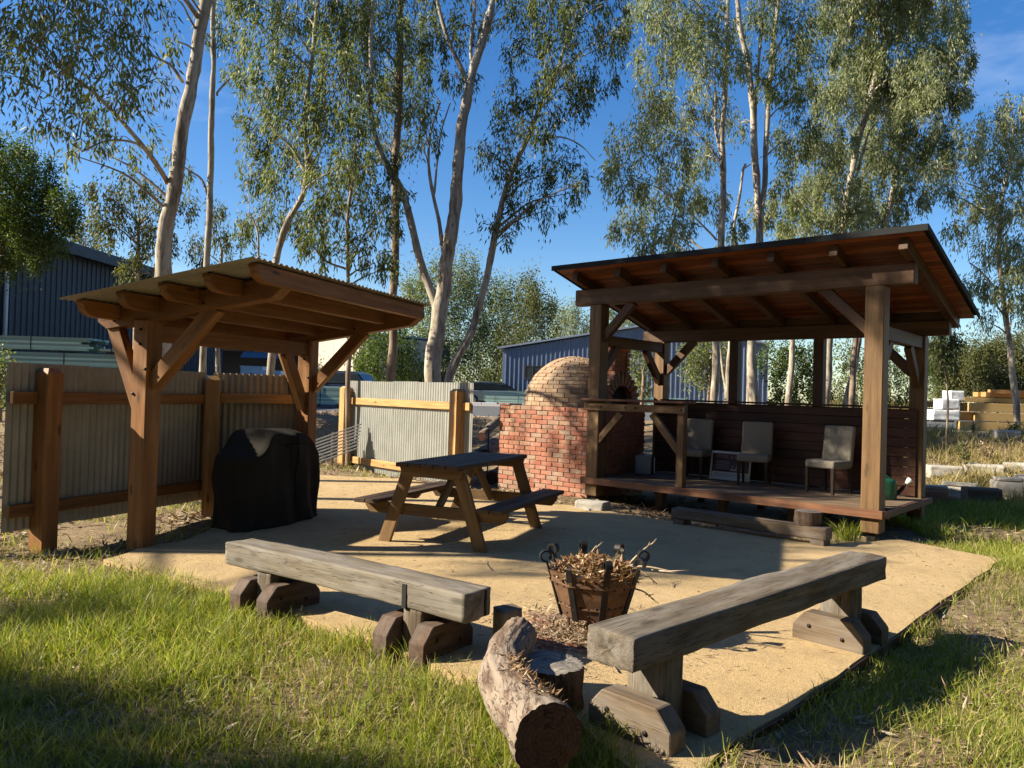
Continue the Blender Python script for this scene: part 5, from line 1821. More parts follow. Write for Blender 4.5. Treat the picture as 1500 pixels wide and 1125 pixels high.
def car(label, c, rz, body, L=4.4):
    t = thing('parked_car', label, 'car', c, rz, 'cars parked across the road')
    lo = [(-L / 2, 0.30), (-L / 2, 0.75), (-L / 2 + 0.2, 0.92), (L / 2 - 1.15, 0.95), (L / 2 - 0.1, 0.80), (L / 2, 0.55), (L / 2 - 0.02, 0.28), (-L / 2 + 0.05, 0.25)]
    prism('body', t, lo, -0.88, 0.88, body, None, 0.06)
    cab = [(-L / 2 + 0.25, 0.93), (-L / 2 + 0.65, 1.45), (L / 2 - 2.1, 1.48), (L / 2 - 1.2, 0.94)]
    prism('cabin', t, cab, -0.74, 0.74, M['glass'], None, 0.05)
    prism('roof', t, [(-L / 2 + 0.70, 1.455), (L / 2 - 2.15, 1.485), (L / 2 - 2.25, 1.53), (-L / 2 + 0.80, 1.50)], -0.66, 0.66, body, None, 0.015)
    for x in (-L / 2 + 0.85, L / 2 - 0.85):
        for y in (-0.82, 0.82):
            w = MB().tube([(x, y - 0.1, 0.32), (x, y + 0.1, 0.32)], 0.32, 18).build('wheel', M['tyre'], t)
            MB().tube([(x, y - 0.112, 0.32), (x, y + 0.112, 0.32)], 0.19, 12).build('rim', M['steel'], w)
    for y in (-0.6, 0.6):
        MB().box(L / 2 - 0.10, L / 2 + 0.005, y - 0.16, y + 0.16, 0.60, 0.74).build('headlight', M['white_plastic'], t)
p = D(497, 572, 34); car('dark blue car behind the dark teal pack between the fences', (p.x - 0.3, 33.5, 0.88), R(170), M['car_dark'])
p = D(722, 572, 51); car('silver green car parked left of the brick dome', (p.x, 51.5, 0.88), R(5), M['car_silver'])
p = D(735, 568, 57); car('dark car parked behind the silver green car', (p.x + 0.2, 59.0 - 2.5, 0.88), R(4), M['car_dark'])

# ------------------------------------------------------------------ log pile, garden edging
def log_pile():
    rr = random.Random(12)
    specs = [((712, 668, 14.4), (740, 640, 15.6), 0.14, 'thick sawn log with a red end leaning by the oven base'),
             ((694, 668, 14.6), (722, 655, 15.4), 0.07, 'thin branch log at the left of the pile by the oven'),
             ((706, 640, 16.0), (736, 612, 17.2), 0.10, 'forked grey log at the top of the pile by the oven'),
             ((720, 700, 13.9), (745, 690, 15.0), 0.12, 'low dark log at the bottom of the pile by the oven'),
             ((700, 690, 14.2), (690, 684, 15.3), 0.10, 'short log on the ground behind the picnic table')]
    for a, b, r, lab in specs:
        A, B = D(*a), D(*b)
        t = thing('firewood_log', lab, 'log', A)
        pts = smooth_path([A - A, (B - A) * 0.5 + Vector((0, 0, 0.04)), B - A], 5)
        vs_, fs_, k = rough_tube_mesh(pts, [r] * len(pts), 16, 0.015, r * 50, 5)
        MB().add(vs_, fs_, True).build('bark', M['log_bark'], t)
        for ring, c, ax in ((vs_[:k], pts[0], (pts[0] - pts[1]).normalized()), (vs_[-k:], pts[-1], (pts[-1] - pts[-2]).normalized())):
            cv, cf = cap_disc(ring, c, ax, 0.004, 2, 3)
            MB().add(cv, cf).build('cut_face', M['cut_red'], t)
    # thin steel stake beside the oven
    p = D(714, 690, 13.6)
    t = thing('steel_stake', 'thin dark steel stake standing beside the oven base', 'stake', (p.x, p.y, 0.0))
    MB().tube([(0, 0, -0.1), (0, 0, 0.95)], 0.012, 6).build('rod', M['black_iron'], t)
    MB().tube([(0, 0, 0.95), (0, 0, 0.98)], 0.022, 6).build('cap', M['rust'], t)
log_pile()

def garden_edge():
    specs = [  # px, py(base), w, d, h, material, label
        (1368, 738, 0.36, 0.28, 0.30, 'brick', 'red and white brick chunk nearest the pavilion in the garden edge'),
        (1389, 738, 0.26, 0.22, 0.20, 'brick', 'small red brick chunk low in the garden edge'),
        (1404, 729, 0.62, 0.30, 0.24, 'concrete', 'flat grey slab on end behind the red brick chunk'),
        (1437, 737, 0.52, 0.34, 0.30, 'sleeper', 'dark block in the middle of the garden edge'),
        (1474, 734, 0.42, 0.34, 0.38, 'concrete', 'tall grey block towards the right edge of the garden edge'),
        (1510, 728, 0.50, 0.36, 0.40, 'concrete', 'grey block cut off by the right edge of the photo'),
        (1382, 718, 0.60, 0.30, 0.24, 'concrete', 'pale block in the back row beside the green watering can'),
        (1440, 716, 0.70, 0.30, 0.22, 'concrete', 'long pale block in the back row behind the small plants'),
        (1490, 716, 0.50, 0.30, 0.22, 'concrete', 'pale block in the back row at the right'),
        (1472, 702, 0.50, 0.28, 0.20, 'concrete', 'light flat stone behind the back row of the garden edge')]
    for i, (px, py, w, d, h, mt, lab) in enumerate(specs):
        p = G(px, py, 0.0)
        t = thing('edging_block', lab, 'block', (p.x, p.y, float(terrain_h(p.x, p.y))), R(-20 + 13 * math.sin(i * 2.3)), 'blocks edging the garden bed')
        link('block', rough_beam_mesh(w, d, h, i + 40, 0.012, 16, 0.03), t, M[mt], Matrix.Translation((0, 0, h / 2 - 0.02)))
        if i in (0, 2, 4):
            link('cap_stone', rough_beam_mesh(w * 0.9, d * 0.9, 0.055, i + 60, 0.008, 12, 0.012), t, M['concrete'], Matrix.Translation((0.02, 0.0, h + 0.012)))
garden_edge()

# ------------------------------------------------------------------ trees
rng = np.random.default_rng(21)
LEAF_MORE = 1.8
def spray_leaves(clumps, per, length, width, droop=1.0, sub=14, flat=1.0, spread=0.115):
    """clumps: list of (centre Vector, radius). returns leaf mesh arrays.
    every clump is broken up into hanging sprays, so gaps stay between them"""
    Ps, Ds, Ls, Ws = [], [], [], []
    for (c, r) in clumps:
        n = int(per * LEAF_MORE * (r / 0.55) ** 1.7)
        k = max(5, int(sub * (r / 0.55) ** 1.6))
        dirs = unit(rng.normal(size=(k, 3)))
        rad = r * rng.uniform(0.1, 0.95, size=(k, 1)) ** 0.5
        sc = np.array(c) + dirs * rad * [1.05, 1.05, 0.9 * flat]
        m = rng.integers(0, k, n)
        off = rng.normal(size=(n, 3)) * [spread * 0.85, spread * 0.85, spread * 2.0] * (0.6 + 0.5 * r) * rng.uniform(0.5, 1.25, (k, 1))[m]
        P = sc[m] + off
        out = unit(P - np.array(c))
        d = unit(out * 0.35 + rng.normal(size=(n, 3)) * 0.42 + np.array([0, 0, -droop]))
        Ps.append(P); Ds.append(d)
        Ls.append(rng.uniform(0.55, 1.15, n) * length * 0.92); Ws.append(rng.uniform(0.7, 1.35, n) * width)
    P, d = np.concatenate(Ps), np.concatenate(Ds)
    nn = unit(rng.normal(size=P.shape))
    return leaf_quads(P, d, nn, np.concatenate(Ls), np.concatenate(Ws), 0.08)

def tree(label, trunks, clumps, d, bark_m='gum', leaf_m='leaf_gum', per=420, length=0.17, width=0.03, group=None, name='gum_tree', droop=1.0, limbs=True, twig_n=2, jit=0.9, base_clamp=True, spread=0.115, cat='tree', sub=14):
    """trunks: list of (pixel path from the ground up, width in px at bottom, at top [, depth offset]);
    clumps: list of (px, py, radius px[, depth offset])"""
    paths = []
    for tr in trunks:
        path, w0, w1 = tr[0], tr[1], tr[2]
        dz = tr[3] if len(tr) > 3 else 0.0
        n = len(path)
        P = [D(q[0], q[1], d + dz + (q[2] if len(q) > 2 else 0.0)) for q in path]
        if not (len(tr) > 4 and tr[4]):
            g = float(terrain_h(P[0].x, P[0].y))
            P = [Vector((P[0].x, P[0].y, g - 0.15))] + [p for p in P if p.z > g + 0.2]
        SP = smooth_path(P, 6)
        r0, r1 = w0 * 0.86 / FPX * d / 2, w1 * 0.86 / FPX * d / 2
        m_ = len(SP) - 1
        rad = [r0 + (r1 - r0) * (i / m_) for i in range(m_ + 1)]
        if not (len(tr) > 4 and tr[4]):
            for i in range(min(3, m_)):
                rad[i] *= 1.0 + 0.16 * (3 - i) / 3
        # slight wander so that trunks are not ruler straight
        for i in range(1, m_):
            SP[i] = SP[i] + Vector((mnoise.noise(SP[i] * 0.9) * 0.06, mnoise.noise(SP[i] * 0.8 + Vector((9, 0, 0))) * 0.06, 0))
        paths.append((SP, rad))
    b0 = paths[0][0][0]
    t = thing(name, label, cat, b0, 0.0, group)
    tb = MB()
    for SP, rad in paths:
        vs_, fs_, k = rough_tube_mesh(SP, rad, 12, rad[0] * 0.15, d, 3.5)
        tb.add([v - b0 for v in vs_], fs_, True)
    cl = []
    lim = MB()
    rr = random.Random(int(d * 100) + len(clumps))
    allp = [(p, r, s) for s, (SP, rad) in enumerate(paths) for p, r in zip(SP, rad)]
    for c in clumps:
        dz = c[3] if len(c) > 3 else rr.uniform(-jit, jit)
        p = D(c[0], c[1], d + dz)
        r = c[2] / FPX * d
        cl.append((p, r))
        if limbs:
            best, bd = None, 1e9
            for (q, qr, s) in allp:
                hd = math.hypot(p.x - q.x, p.y - q.y)
                if q.z > p.z + 0.25 * hd + 0.15: continue
                e = abs((p.z - q.z) - 0.55 * hd) + 1.1 * hd + max(0.0, q.z - p.z)
                if e < bd: bd, best = e, (q, qr)
            if best is None: continue
            q, qr = best
            br = min(qr * 0.55, 0.010 + 0.018 * (p - q).length ** 0.6)
            mid = q.lerp(p, 0.5) + Vector((rr.uniform(-0.15, 0.15), rr.uniform(-0.1, 0.1), 0.10 * (p - q).length))
            pts = smooth_path([q, q.lerp(mid, 0.5) + Vector((0, 0, 0.03)), mid, p], 4)
            tb.tube([v - b0 for v in pts], [br + (0.007 - br) * i / (len(pts) - 1) for i in range(len(pts))], 6, False)
            for _ in range(twig_n):
                e = p + Vector((rr.uniform(-1, 1), rr.uniform(-1, 1), rr.uniform(-0.5, 0.9))) * r * 0.9
                s0 = pts[-4].lerp(p, rr.uniform(0, 1))
                tb.tube([s0 - b0, s0.lerp(e, 0.5) + Vector((0, 0, 0.06)) - b0, e - b0], [0.010, 0.007, 0.004], 4, False)
    tb.build('trunk', M[bark_m], t)
    if cl:
        v, f = spray_leaves(cl, per, length, width, droop, sub=sub, spread=spread)
        v = v - np.array(b0)
        o = link('crown', np_mesh('crown', v, f), t, M[leaf_m]); o['kind'] = 'stuff'
    return t

def C_(s, dz=None):
    """compact clump list 'x,y,r x,y,r'"""
    out = [tuple(float(q) for q in w.split(',')) for w in s.split()]
    if dz is not None:
        r_ = random.Random(17)
        out = [(a, b, c, (dz if b < 188 else 0.15 * dz) * min(1.15, max(0.25, (262 - a) / 120.0)) + r_.uniform(-0.5, 0.5)) for (a, b, c) in out]
    return out

tree('tall pale gum with a thick leaning trunk rising behind the shelter at left',
     [([(232, 690), (236, 500), (240, 400), (246, 325), (262, 230), (276, 150), (286, 90), (300, 0), (312, -120), (325, -260)], 30, 15),
      ([(245, 268), (226, 236, -0.4), (205, 210, -0.9), (170, 170, -1.5), (130, 130, -2.0), (95, 105, -2.3), (60, 70, -2.5)], 9, 3, 0.0, True),
      ([(205, 212, -0.9), (180, 206, -1.2), (150, 207, -1.5), (120, 222, -1.8)], 4, 2, 0.0, True),
      ([(268, 120), (250, 95, -0.5), (215, 75, -1.2), (185, 30, -1.8)], 6, 2, 0.0, True),
      ([(290, 60), (302, 20), (320, -30)], 9, 5, 0.0, True)],
     C_('20,40,42 60,95,45 35,150,32 108,60,45 150,105,52 168,165,46 122,178,36 200,55,45 222,118,34 190,208,32 150,18,42 215,10,36 68,185,20 100,225,18 128,215,20 255,60,22 35,5,40 80,20,40 130,-30,50 200,-40,50 270,-60,40 330,-100,50 60,-40,50 300,-160,60 12,105,36 45,60,36 185,130,40 155,60,40 95,120,34 130,-110,60 60,-130,60 200,-150,60 0,-100,60 100,-220,70 190,-260,70 20,-260,70 260,-200,60', -2.3),
     13.0, 'gum', 'leaf_gum', 185, 0.16, 0.028, 'tall gum trees round the picnic area', jit=0.7)
tree('slender gum with a bent dark trunk just right of the leaning pale gum',
     [([(296, 600), (300, 500), (302, 400), (307, 330), (308, 250), (313, 150), (315, 100), (314, 60), (313, 0), (316, -120)], 13, 7),
      ([(306, 290), (295, 262), (278, 250), (262, 240)], 5, 2, 0, True), ([(318, 140), (335, 120), (350, 105)], 4, 2, 0, True)],
     C_('330,40,22 345,70,18 300,55,16 340,110,14 325,10,22 352,95,12 330,-40,36 300,-90,40 345,-120,40 275,250,16 255,235,14'),
     18.0, 'gum', 'leaf_gum', 330, 0.17, 0.03, 'tall gum trees round the picnic area')
tree('gum with a curved trunk leaning right above the shelter roof',
     [([(395, 600), (400, 450), (405, 385), (420, 330), (446, 285), (450, 240), (446, 200), (452, 120), (468, 0), (475, -100)], 14, 5),
      ([(446, 250), (425, 215), (400, 190), (380, 150)], 5, 2, 0, True), ([(450, 200), (478, 165), (495, 130)], 5, 2, 0, True), ([(380, 380), (378, 340), (365, 310)], 4, 2, 0, True)],
     C_('380,40,42 430,20,46 480,35,46 400,105,42 450,95,46 500,105,46 378,185,36 430,175,46 480,185,46 520,180,34 370,258,30 420,255,46 470,268,40 388,318,30 440,325,34 355,120,20 500,60,40 410,-40,55 470,-50,60 360,0,30 505,240,34 460,140,40 400,150,30 350,330,22 405,225,36'),
     17.0, 'gum', 'leaf_gum', 430, 0.17, 0.03, 'tall gum trees round the picnic area', jit=1.1)
tree('young dark stemmed gum standing between the shelter and the brown trunk',
     [([(510, 600), (512, 500), (510, 420), (508, 330), (515, 260), (520, 200)], 9, 4), ([(512, 500), (490, 470), (470, 430)], 4, 2, 0, True), ([(510, 390), (530, 350), (548, 320)], 4, 2, 0, True), ([(510, 395), (475, 380), (450, 345)], 4, 2, 0, True)],
     C_('490,310,38 530,300,40 560,330,34 480,370,32 530,365,34 575,390,22 455,350,24 578,290,28 550,245,34 515,240,38 470,330,28 550,385,22'),
     16.0, 'gum_brown', 'leaf_dark', 330, 0.17, 0.03, 'tall gum trees round the picnic area')
tree('straight brown barked gum behind the left end of the sunlit fence',
     [([(570, 600), (574, 500), (577, 400), (580, 270), (584, 150), (587, 0), (588, -120)], 17, 11)],
     C_('520,30,46 570,40,46 620,40,36 540,90,46 600,100,40 550,150,40 608,158,30 560,208,34 612,208,18 560,-30,55 620,-40,50 530,-60,50 575,130,36 600,60,36'),
     19.0, 'gum_brown', 'leaf_gum', 430, 0.17, 0.03, 'tall gum trees round the picnic area', jit=1.2)
tree('big twin trunk pale gum forking above the sunlit fence in the centre',
     [([(634, 600), (636, 520), (640, 465), (650, 420), (660, 360), (667, 300), (674, 230), (680, 165), (692, 110), (706, 60), (722, 0), (735, -90)], 32, 10),
      ([(640, 455), (622, 400), (604, 335), (590, 280), (566, 240), (548, 195), (544, 130), (545, 60), (548, -40)], 15, 5, 0, True),
      ([(650, 600), (668, 530), (692, 480), (710, 420), (722, 362), (732, 310), (744, 270), (762, 225), (785, 170), (812, 110), (830, 60)], 17, 5, 0.4),
      ([(688, 125), (672, 90), (655, 55), (640, 0), (634, -60)], 9, 5, 0, True),
      ([(655, 385), (646, 340), (634, 285), (628, 240), (632, 190), (645, 150)], 8, 3, 0, True),
      ([(636, 285), (641, 240), (648, 190), (660, 150)], 4, 2, 0, True),
      ([(693, 110), (690, 60), (695, 0)], 8, 4, 0, True),
      ([(785, 205), (820, 200), (850, 212), (872, 235)], 3, 1.5, 0, True)],
     C_('650,60,28 683,40,30 720,40,24 665,110,22 760,20,36 800,28,46 850,30,46 890,68,36 770,78,36 830,90,50 880,118,30 760,140,36 810,150,42 850,150,30 742,190,28 790,190,32 730,240,24 780,258,36 822,250,36 840,282,18 760,300,30 800,308,24 708,222,18 720,328,16 745,345,12 830,-20,50 890,0,36 905,40,20 700,-30,45 640,-40,45 690,120,14 630,200,20 615,165,22 620,110,20 855,265,16'),
     17.0, 'gum', 'leaf_dark', 360, 0.17, 0.03, 'tall gum trees round the picnic area', jit=0.9)
tree('tall pale gum with the widest crown behind the left part of the pavilion roof',
     [([(1043, 620), (1048, 540), (1052, 450), (1056, 350), (1058, 250), (1058, 180), (1062, 110), (1066, 40), (1070, -60)], 14, 6),
      ([(1056, 230), (1048, 180), (1046, 120)], 6, 3, 0, True), ([(1050, 352), (1020, 320), (985, 290)], 4, 2, 0, True), ([(1056, 240), (1030, 205), (1000, 170)], 4, 2, 0, True)],
     C_('950,18,42 1000,28,46 1050,40,40 970,88,42 1020,98,46 950,150,36 1000,160,42 930,208,40 980,218,46 1030,228,34 918,270,34 970,278,42 1010,290,36 928,328,34 980,338,34 898,240,18 905,332,18 1040,168,30 940,365,20 1000,350,26 960,-40,55 1030,-50,50 1070,90,26 890,255,14 1045,300,24 1010,60,36'),
     20.0, 'gum', 'leaf_grey', 420, 0.18, 0.032, 'tall gum trees round the picnic area', jit=1.3)
tree('white trunk gum forking low behind the centre of the pavilion roof',
     [([(1106, 620), (1103, 560), (1100, 500), (1110, 400), (1112, 330), (1106, 220), (1098, 110), (1086, 40), (1078, -40)], 18, 7),
      ([(1112, 340), (1120, 270), (1122, 190), (1128, 110), (1136, 40), (1142, -40)], 10, 6, 0, True),
      ([(1104, 200), (1108, 120), (1116, 50), (1120, -20)], 6, 4, 0, True),
      ([(1100, 440), (1075, 352), (1085, 290), (1092, 240)], 8, 4, 0.8), ([(1132, 90), (1150, 50), (1175, 20)], 4, 2, 0, True)],
     C_('1100,38,32 1140,18,36 1160,80,36 1130,130,28 1090,100,22 1170,148,36 1150,218,34 1082,180,20 1180,40,36 1130,-40,50 1190,100,34 1175,200,30 1080,330,14 1140,270,24'),
     21.0, 'gum', 'leaf_gum', 380, 0.18, 0.032, 'tall gum trees round the picnic area', jit=1.0)
tree('dense grey green gum with the fullest crown above the right part of the pavilion roof',
     [([(1205, 620), (1212, 560), (1216, 500), (1225, 400), (1240, 300), (1255, 220), (1280, 120), (1300, 30), (1310, -60)], 15, 7),
      ([(1232, 620), (1250, 540), (1262, 480), (1290, 380), (1305, 280), (1320, 220)], 13, 5, 0.8), ([(1240, 300), (1260, 240), (1275, 190)], 6, 3, 0, True)],
     C_('1230,30,46 1290,20,50 1350,20,46 1388,60,36 1250,90,50 1310,90,56 1368,108,46 1230,148,46 1290,158,56 1350,168,46 1402,138,24 1210,218,42 1262,228,50 1320,228,46 1368,210,34 1190,278,36 1230,288,42 1280,298,42 1328,290,32 1160,300,30 1120,312,24 1300,-40,70 1370,-30,55 1230,-40,60 1410,100,18 1250,335,30 1300,330,24 1200,330,26 1395,20,26 1340,130,46 1270,130,46 1150,335,22'),
     24.0, 'gum', 'leaf_grey', 760, 0.18, 0.034, 'tall gum trees round the picnic area', jit=1.6)
tree('pale gum at the right edge of the photo beside the pavilion roof',
     [([(1490, 620), (1482, 520), (1470, 440), (1464, 360), (1468, 300), (1478, 240), (1486, 180)], 12, 4),
      ([(1462, 430), (1440, 400), (1420, 385)], 4, 2, 0, True), ([(1466, 310), (1440, 280), (1415, 268)], 4, 2, 0, True)],
     C_('1480,168,36 1440,200,40 1400,240,34 1460,250,40 1500,230,36 1380,280,24 1420,300,36 1480,310,36 1450,360,30 1500,370,36 1398,338,18 1480,430,28 1450,418,24 1442,470,14 1530,300,40 1530,180,40 1370,245,20 1410,425,16 1505,450,24 1490,395,26'),
     22.0, 'gum', 'leaf_grey', 480, 0.18, 0.032, 'tall gum trees round the picnic area', jit=1.2)
tree('thin sapling with a few drooping leaves right of the pavilion',
     [([(1388, 640), (1390, 590), (1386, 545), (1383, 515), (1384, 495)], 4, 2)],
     C_('1378,505,15 1395,512,13 1368,520,12 1385,490,13 1404,498,11 1398,528,10 1374,532,9'), 17.0, 'gum_brown', 'leaf_dark', 700, 0.15, 0.026, None, 'sapling', jit=0.2)

# trunks seen through the pavilion openings
tree('white trunk gum seen through the third bay of the pavilion',
     [([(1152, 620), (1155, 570), (1160, 520), (1163, 495), (1168, 430), (1172, 360)], 11, 6)], C_('1150,360,22 1180,345,24 1170,320,26'), 23.0, 'gum', 'leaf_gum', 300, 0.18, 0.032, 'gum trunks behind the pavilion')
tree('leaning brown trunk gum seen beside the right front post',
     [([(1246, 630), (1250, 560), (1254, 500), (1262, 430), (1270, 350)], 12, 6)], C_('1262,345,24 1288,350,22'), 22.0, 'gum_brown', 'leaf_grey', 300, 0.18, 0.032, 'gum trunks behind the pavilion')
tree('forked grey trunk gum seen left of the second back post',
     [([(1062, 620), (1066, 560), (1070, 500), (1072, 430), (1080, 360)], 12, 6), ([(1064, 580), (1056, 520), (1050, 470)], 5, 3, 0, True)], C_('1080,350,22 1060,370,18'), 22.5, 'gum', 'leaf_gum', 300, 0.18, 0.032, 'gum trunks behind the pavilion')
tree('slim pale stem standing behind the left back post',
     [([(976, 610), (980, 560), (982, 500), (984, 440), (988, 380)], 6, 4)], C_('985,375,16'), 18.0, 'gum', 'leaf_gum', 260, 0.18, 0.032, 'gum trunks behind the pavilion')

def bush(label, clumps, d, leaf_m, per=420, length=0.13, width=0.045, group='bushes beyond the pavilion', name='bush', droop=0.4, jit=0.8, spread=0.12, sub=16, stem=True, cat='bush', bark='gum_brown'):
    xs = [c[0] for c in clumps]; ys = [c[1] + c[2] for c in clumps]
    x = sum(xs) / len(xs)
    return tree(label, [([(x, max(ys) + 10), (x + 2, sum(c[1] for c in clumps) / len(clumps))], 9 * 24 / d, 4 * 24 / d)], clumps, d, bark, leaf_m, per, length, width, group, name, droop, True, 1, jit, spread=spread, cat=cat, sub=sub)
bush('sunlit green bush seen through the middle of the pavilion', C_('1130,530,28 1160,525,28 1180,560,24 1150,565,24 1175,590,20 1140,590,18 1190,530,22 1200,575,20'), 25.0, 'leaf_acacia', 560)
bush('dark leafy bush left of the second back post of the pavilion', C_('1008,530,24 1030,545,26 1045,520,24 1065,545,22 1020,510,22 1060,515,20'), 24.0, 'leaf_gum', 480)
bush('loose bush behind the right bays of the pavilion', C_('1232,520,26 1262,540,28 1290,520,26 1250,580,24 1284,570,26 1310,545,26 1320,580,20 1215,570,18 1300,595,18 1240,600,16'), 27.0, 'leaf_gum', 460)
bush('small sunny bush beside the oven chimney', C_('932,525,14 945,545,16 930,555,12 950,520,12 942,575,14'), 22.0, 'leaf_gum', 420)
bush('yellow green undergrowth beside the right back post of the pavilion', C_('1335,560,22 1350,540,20 1345,590,16'), 30.0, 'leaf_acacia', 430)
bush('broad green tree mass at the right beyond the orange beams', C_('1420,545,34 1462,530,40 1500,520,46 1400,565,26 1448,570,30 1490,572,30 1540,540,40 1430,520,24'), 42.0, 'leaf_olive', 900, 0.18, 0.05, 'trees along the far side of the yard', 'tree', jit=2.0, spread=0.16, cat='tree')
bush('darker tree behind the sapling at the right', C_('1375,520,26 1392,545,24 1362,545,22 1380,570,18 1352,520,20'), 44.0, 'leaf_gum', 800, 0.18, 0.05, 'trees along the far side of the yard', 'tree', jit=2.0, spread=0.16, cat='tree')
# left
tree('feathery dark green acacia at the left edge in front of the slate shed',
     [([(-40, 640), (-30, 480), (-10, 400), (10, 340), (30, 290)], 14, 5), ([(-15, 405), (20, 385), (60, 380)], 5, 2, 0, True)],
     C_('18,248,36 58,268,36 20,305,42 78,308,36 40,350,36 98,325,16 78,360,20 20,390,20 -20,280,50 -20,350,50 50,320,36 95,298,20 110,330,10 55,385,14 -10,230,36 30,225,20'),
     20.0, 'gum_brown', 'leaf_acacia', 1250, 0.10, 0.036, None, 'acacia_tree', 0.1, jit=1.0, spread=0.13, sub=22)
bush('sparse yellow green gum in front of the slate shed gable', C_('150,285,26 200,272,30 170,328,30 220,330,30 200,375,24 240,365,26 142,318,14 262,300,26 178,300,24 235,300,24 190,400,16 225,400,18'), 19.0, 'leaf_olive', 420, 0.16, 0.032, 'tall gum trees round the picnic area', 'gum_tree', 1.0, cat='tree', bark='gum')
bush('small leafy gum above the middle of the shelter roof', C_('300,395,20 330,350,24 345,385,20 318,310,18 280,360,18 365,395,16'), 21.0, 'leaf_olive', 420, 0.16, 0.032, 'tall gum trees round the picnic area', 'gum_tree', 1.0, cat='tree', bark='gum')
bush('grey green shrub at the left edge before the teal stack', C_('5,535,18 14,550,16 -10,560,24 8,575,14 -20,530,26'), 18.0, 'leaf_gum', 420, 0.12, 0.04, None, 'shrub')

# row of trees beyond the yard
far = [('bright green bushy tree left of the twin trunk gum', '545,500,24 570,480,26 590,510,24 560,530,26 600,540,22 540,535,24 580,550,20', 52, 'leaf_acacia'),
       ('tall olive tree behind the twin trunk gum', '640,410,36 680,395,30 620,450,36 665,440,36 700,430,30 640,490,36 690,480,34 610,500,26 660,530,34 700,525,28 610,420,20', 66, 'leaf_gum'),
       ('dark green tree right of the twin trunk gum', '730,435,26 760,430,26 720,475,30 755,475,30 715,515,28 750,520,26 735,550,20 790,450,18', 70, 'leaf_gum'),
       ('high crowned olive gum left of the blue shed', '775,425,22 795,450,24 770,460,26 800,480,22 770,500,24 745,500,22 740,540,20 715,555,18', 64, 'leaf_olive'),
       ('round grey green tree behind the blue shed roof', '820,470,24 842,465,20 855,485,18 825,495,24 800,505,20 848,505,16', 80, 'leaf_grey'),
       ('dark shaded undergrowth tree left of the blue shed', '620,550,20 650,555,20 680,555,18 705,560,16 725,560,14 640,570,14 600,560,18', 60, 'leaf_dark'),
       ('pale tree far behind the chimney', '890,455,14 905,470,14 920,462,14 935,475,14', 85, 'leaf_grey'),
       ('low dark tree between the pale building and the brown trunk', '535,520,18 530,545,16 548,560,14 470,545,10', 58, 'leaf_dark'),
       ('hazy tree line above the teal stack at far left', '120,345,20 150,355,18 100,340,16', 60, 'leaf_olive')]
for lab, cs, d, lm in far:
    bush(lab, C_(cs), float(d), lm, 150, 0.28, 0.10, 'trees along the far side of the yard', 'tree', 0.5, jit=d * 0.03, spread=0.26, sub=7, cat='tree')

# trees standing left of and behind the camera; their shade falls across the grass and the oven
def shade_tree(label, x, y, hgt, clumps, r=1.0, per=260):
    t = thing('gum_tree', label, 'tree', (x, y, -0.1), 0.0, 'gum trees outside the picture to the left')
    rr = random.Random(int(x * 10 + y))
    tb = MB()
    pts = smooth_path([Vector((0, 0, 0)), Vector((0.15, 0.1, hgt * 0.35)), Vector((-0.1, 0.05, hgt * 0.7)), Vector((0.1, 0, hgt))], 5)
    tb.tube(pts, [0.17 - 0.12 * i / (len(pts) - 1) for i in range(len(pts))], 10)
    cl = []
    for (dx, dy, z, rad) in clumps:
        p = Vector((dx, dy, z)); cl.append((p, rad))
        q = pts[min(len(pts) - 2, max(3, int((z - 1.0) / hgt * len(pts))))]
        if q.z > z: q = pts[max(2, int((z * 0.6) / hgt * len(pts)))]
        tb.tube(smooth_path([q, q.lerp(p, 0.5) + Vector((0, 0, 0.2)), p], 4), [0.05, 0.045, 0.04, 0.035, 0.03, 0.025, 0.02, 0.015, 0.01], 6, False)
    tb.build('trunk', M['gum'], t)
    v, f = spray_leaves(cl, per, 0.17, 0.032, 1.0)
    o = link('crown', np_mesh('crown', v, f), t, M['leaf_gum']); o['kind'] = 'stuff'
def pav_clumps():
    rr = random.Random(23)
    out = []
    while len(out) < 24:
        y, z = rr.uniform(8.0, 10.7), rr.uniform(7.0, 11.2)
        if y > 10.2 and z < 7.5: continue
        out.append((rr.uniform(-1.0, 1.0), y - 9.4, z, rr.uniform(0.42, 0.72)))
    for k in range(16):
        u = k / 15.0
        out.append((rr.uniform(-0.5, 0.5), 10.3 - 3.5 * u - 9.4 + rr.uniform(-0.15, 0.15), 9.95 + 1.75 * u + rr.uniform(-0.2, 0.25), rr.uniform(0.42, 0.55)))
    return out
def rand_clumps(seed, n, R0, z0, z1, r0, r1, ys=1.0):
    rr = random.Random(seed)
    return [(rr.uniform(-R0, R0), rr.uniform(-R0, R0) * ys, rr.uniform(z0, z1), rr.uniform(r0, r1)) for _ in range(n)]
shade_tree('tall gum beyond the left edge of the picture shading the pavilion', -10.4, 10.3, 12.0, pav_clumps(), per=400)
def near_shade_clumps():
    rr = random.Random(5)
    out = []
    for _ in range(46):
        z = rr.uniform(4.6, 9.4)
        hi = 2.35 - 0.80 * (z - 5.8)
        y = rr.uniform(-1.2, max(hi, -0.4))
        out.append((rr.uniform(-1.2, 1.2), y - 0.4, z, rr.uniform(0.45, 0.8)))
    return out
shade_tree('leafy gum beyond the left edge of the picture shading the near grass', -13.0, 1.0, 10.0, near_shade_clumps(), per=420)
shade_tree('thin gum beyond the left edge of the picture dappling the shelter', -15.0, 6.2, 11.0, rand_clumps(2, 10, 2.2, 6.0, 11.0, 0.4, 0.8))
shade_tree('gum behind the camera shading the grass at the bottom right', -8.5, 0.7, 8.0, rand_clumps(3, 11, 1.6, 5.0, 8.0, 0.5, 0.8, 0.6), per=400)


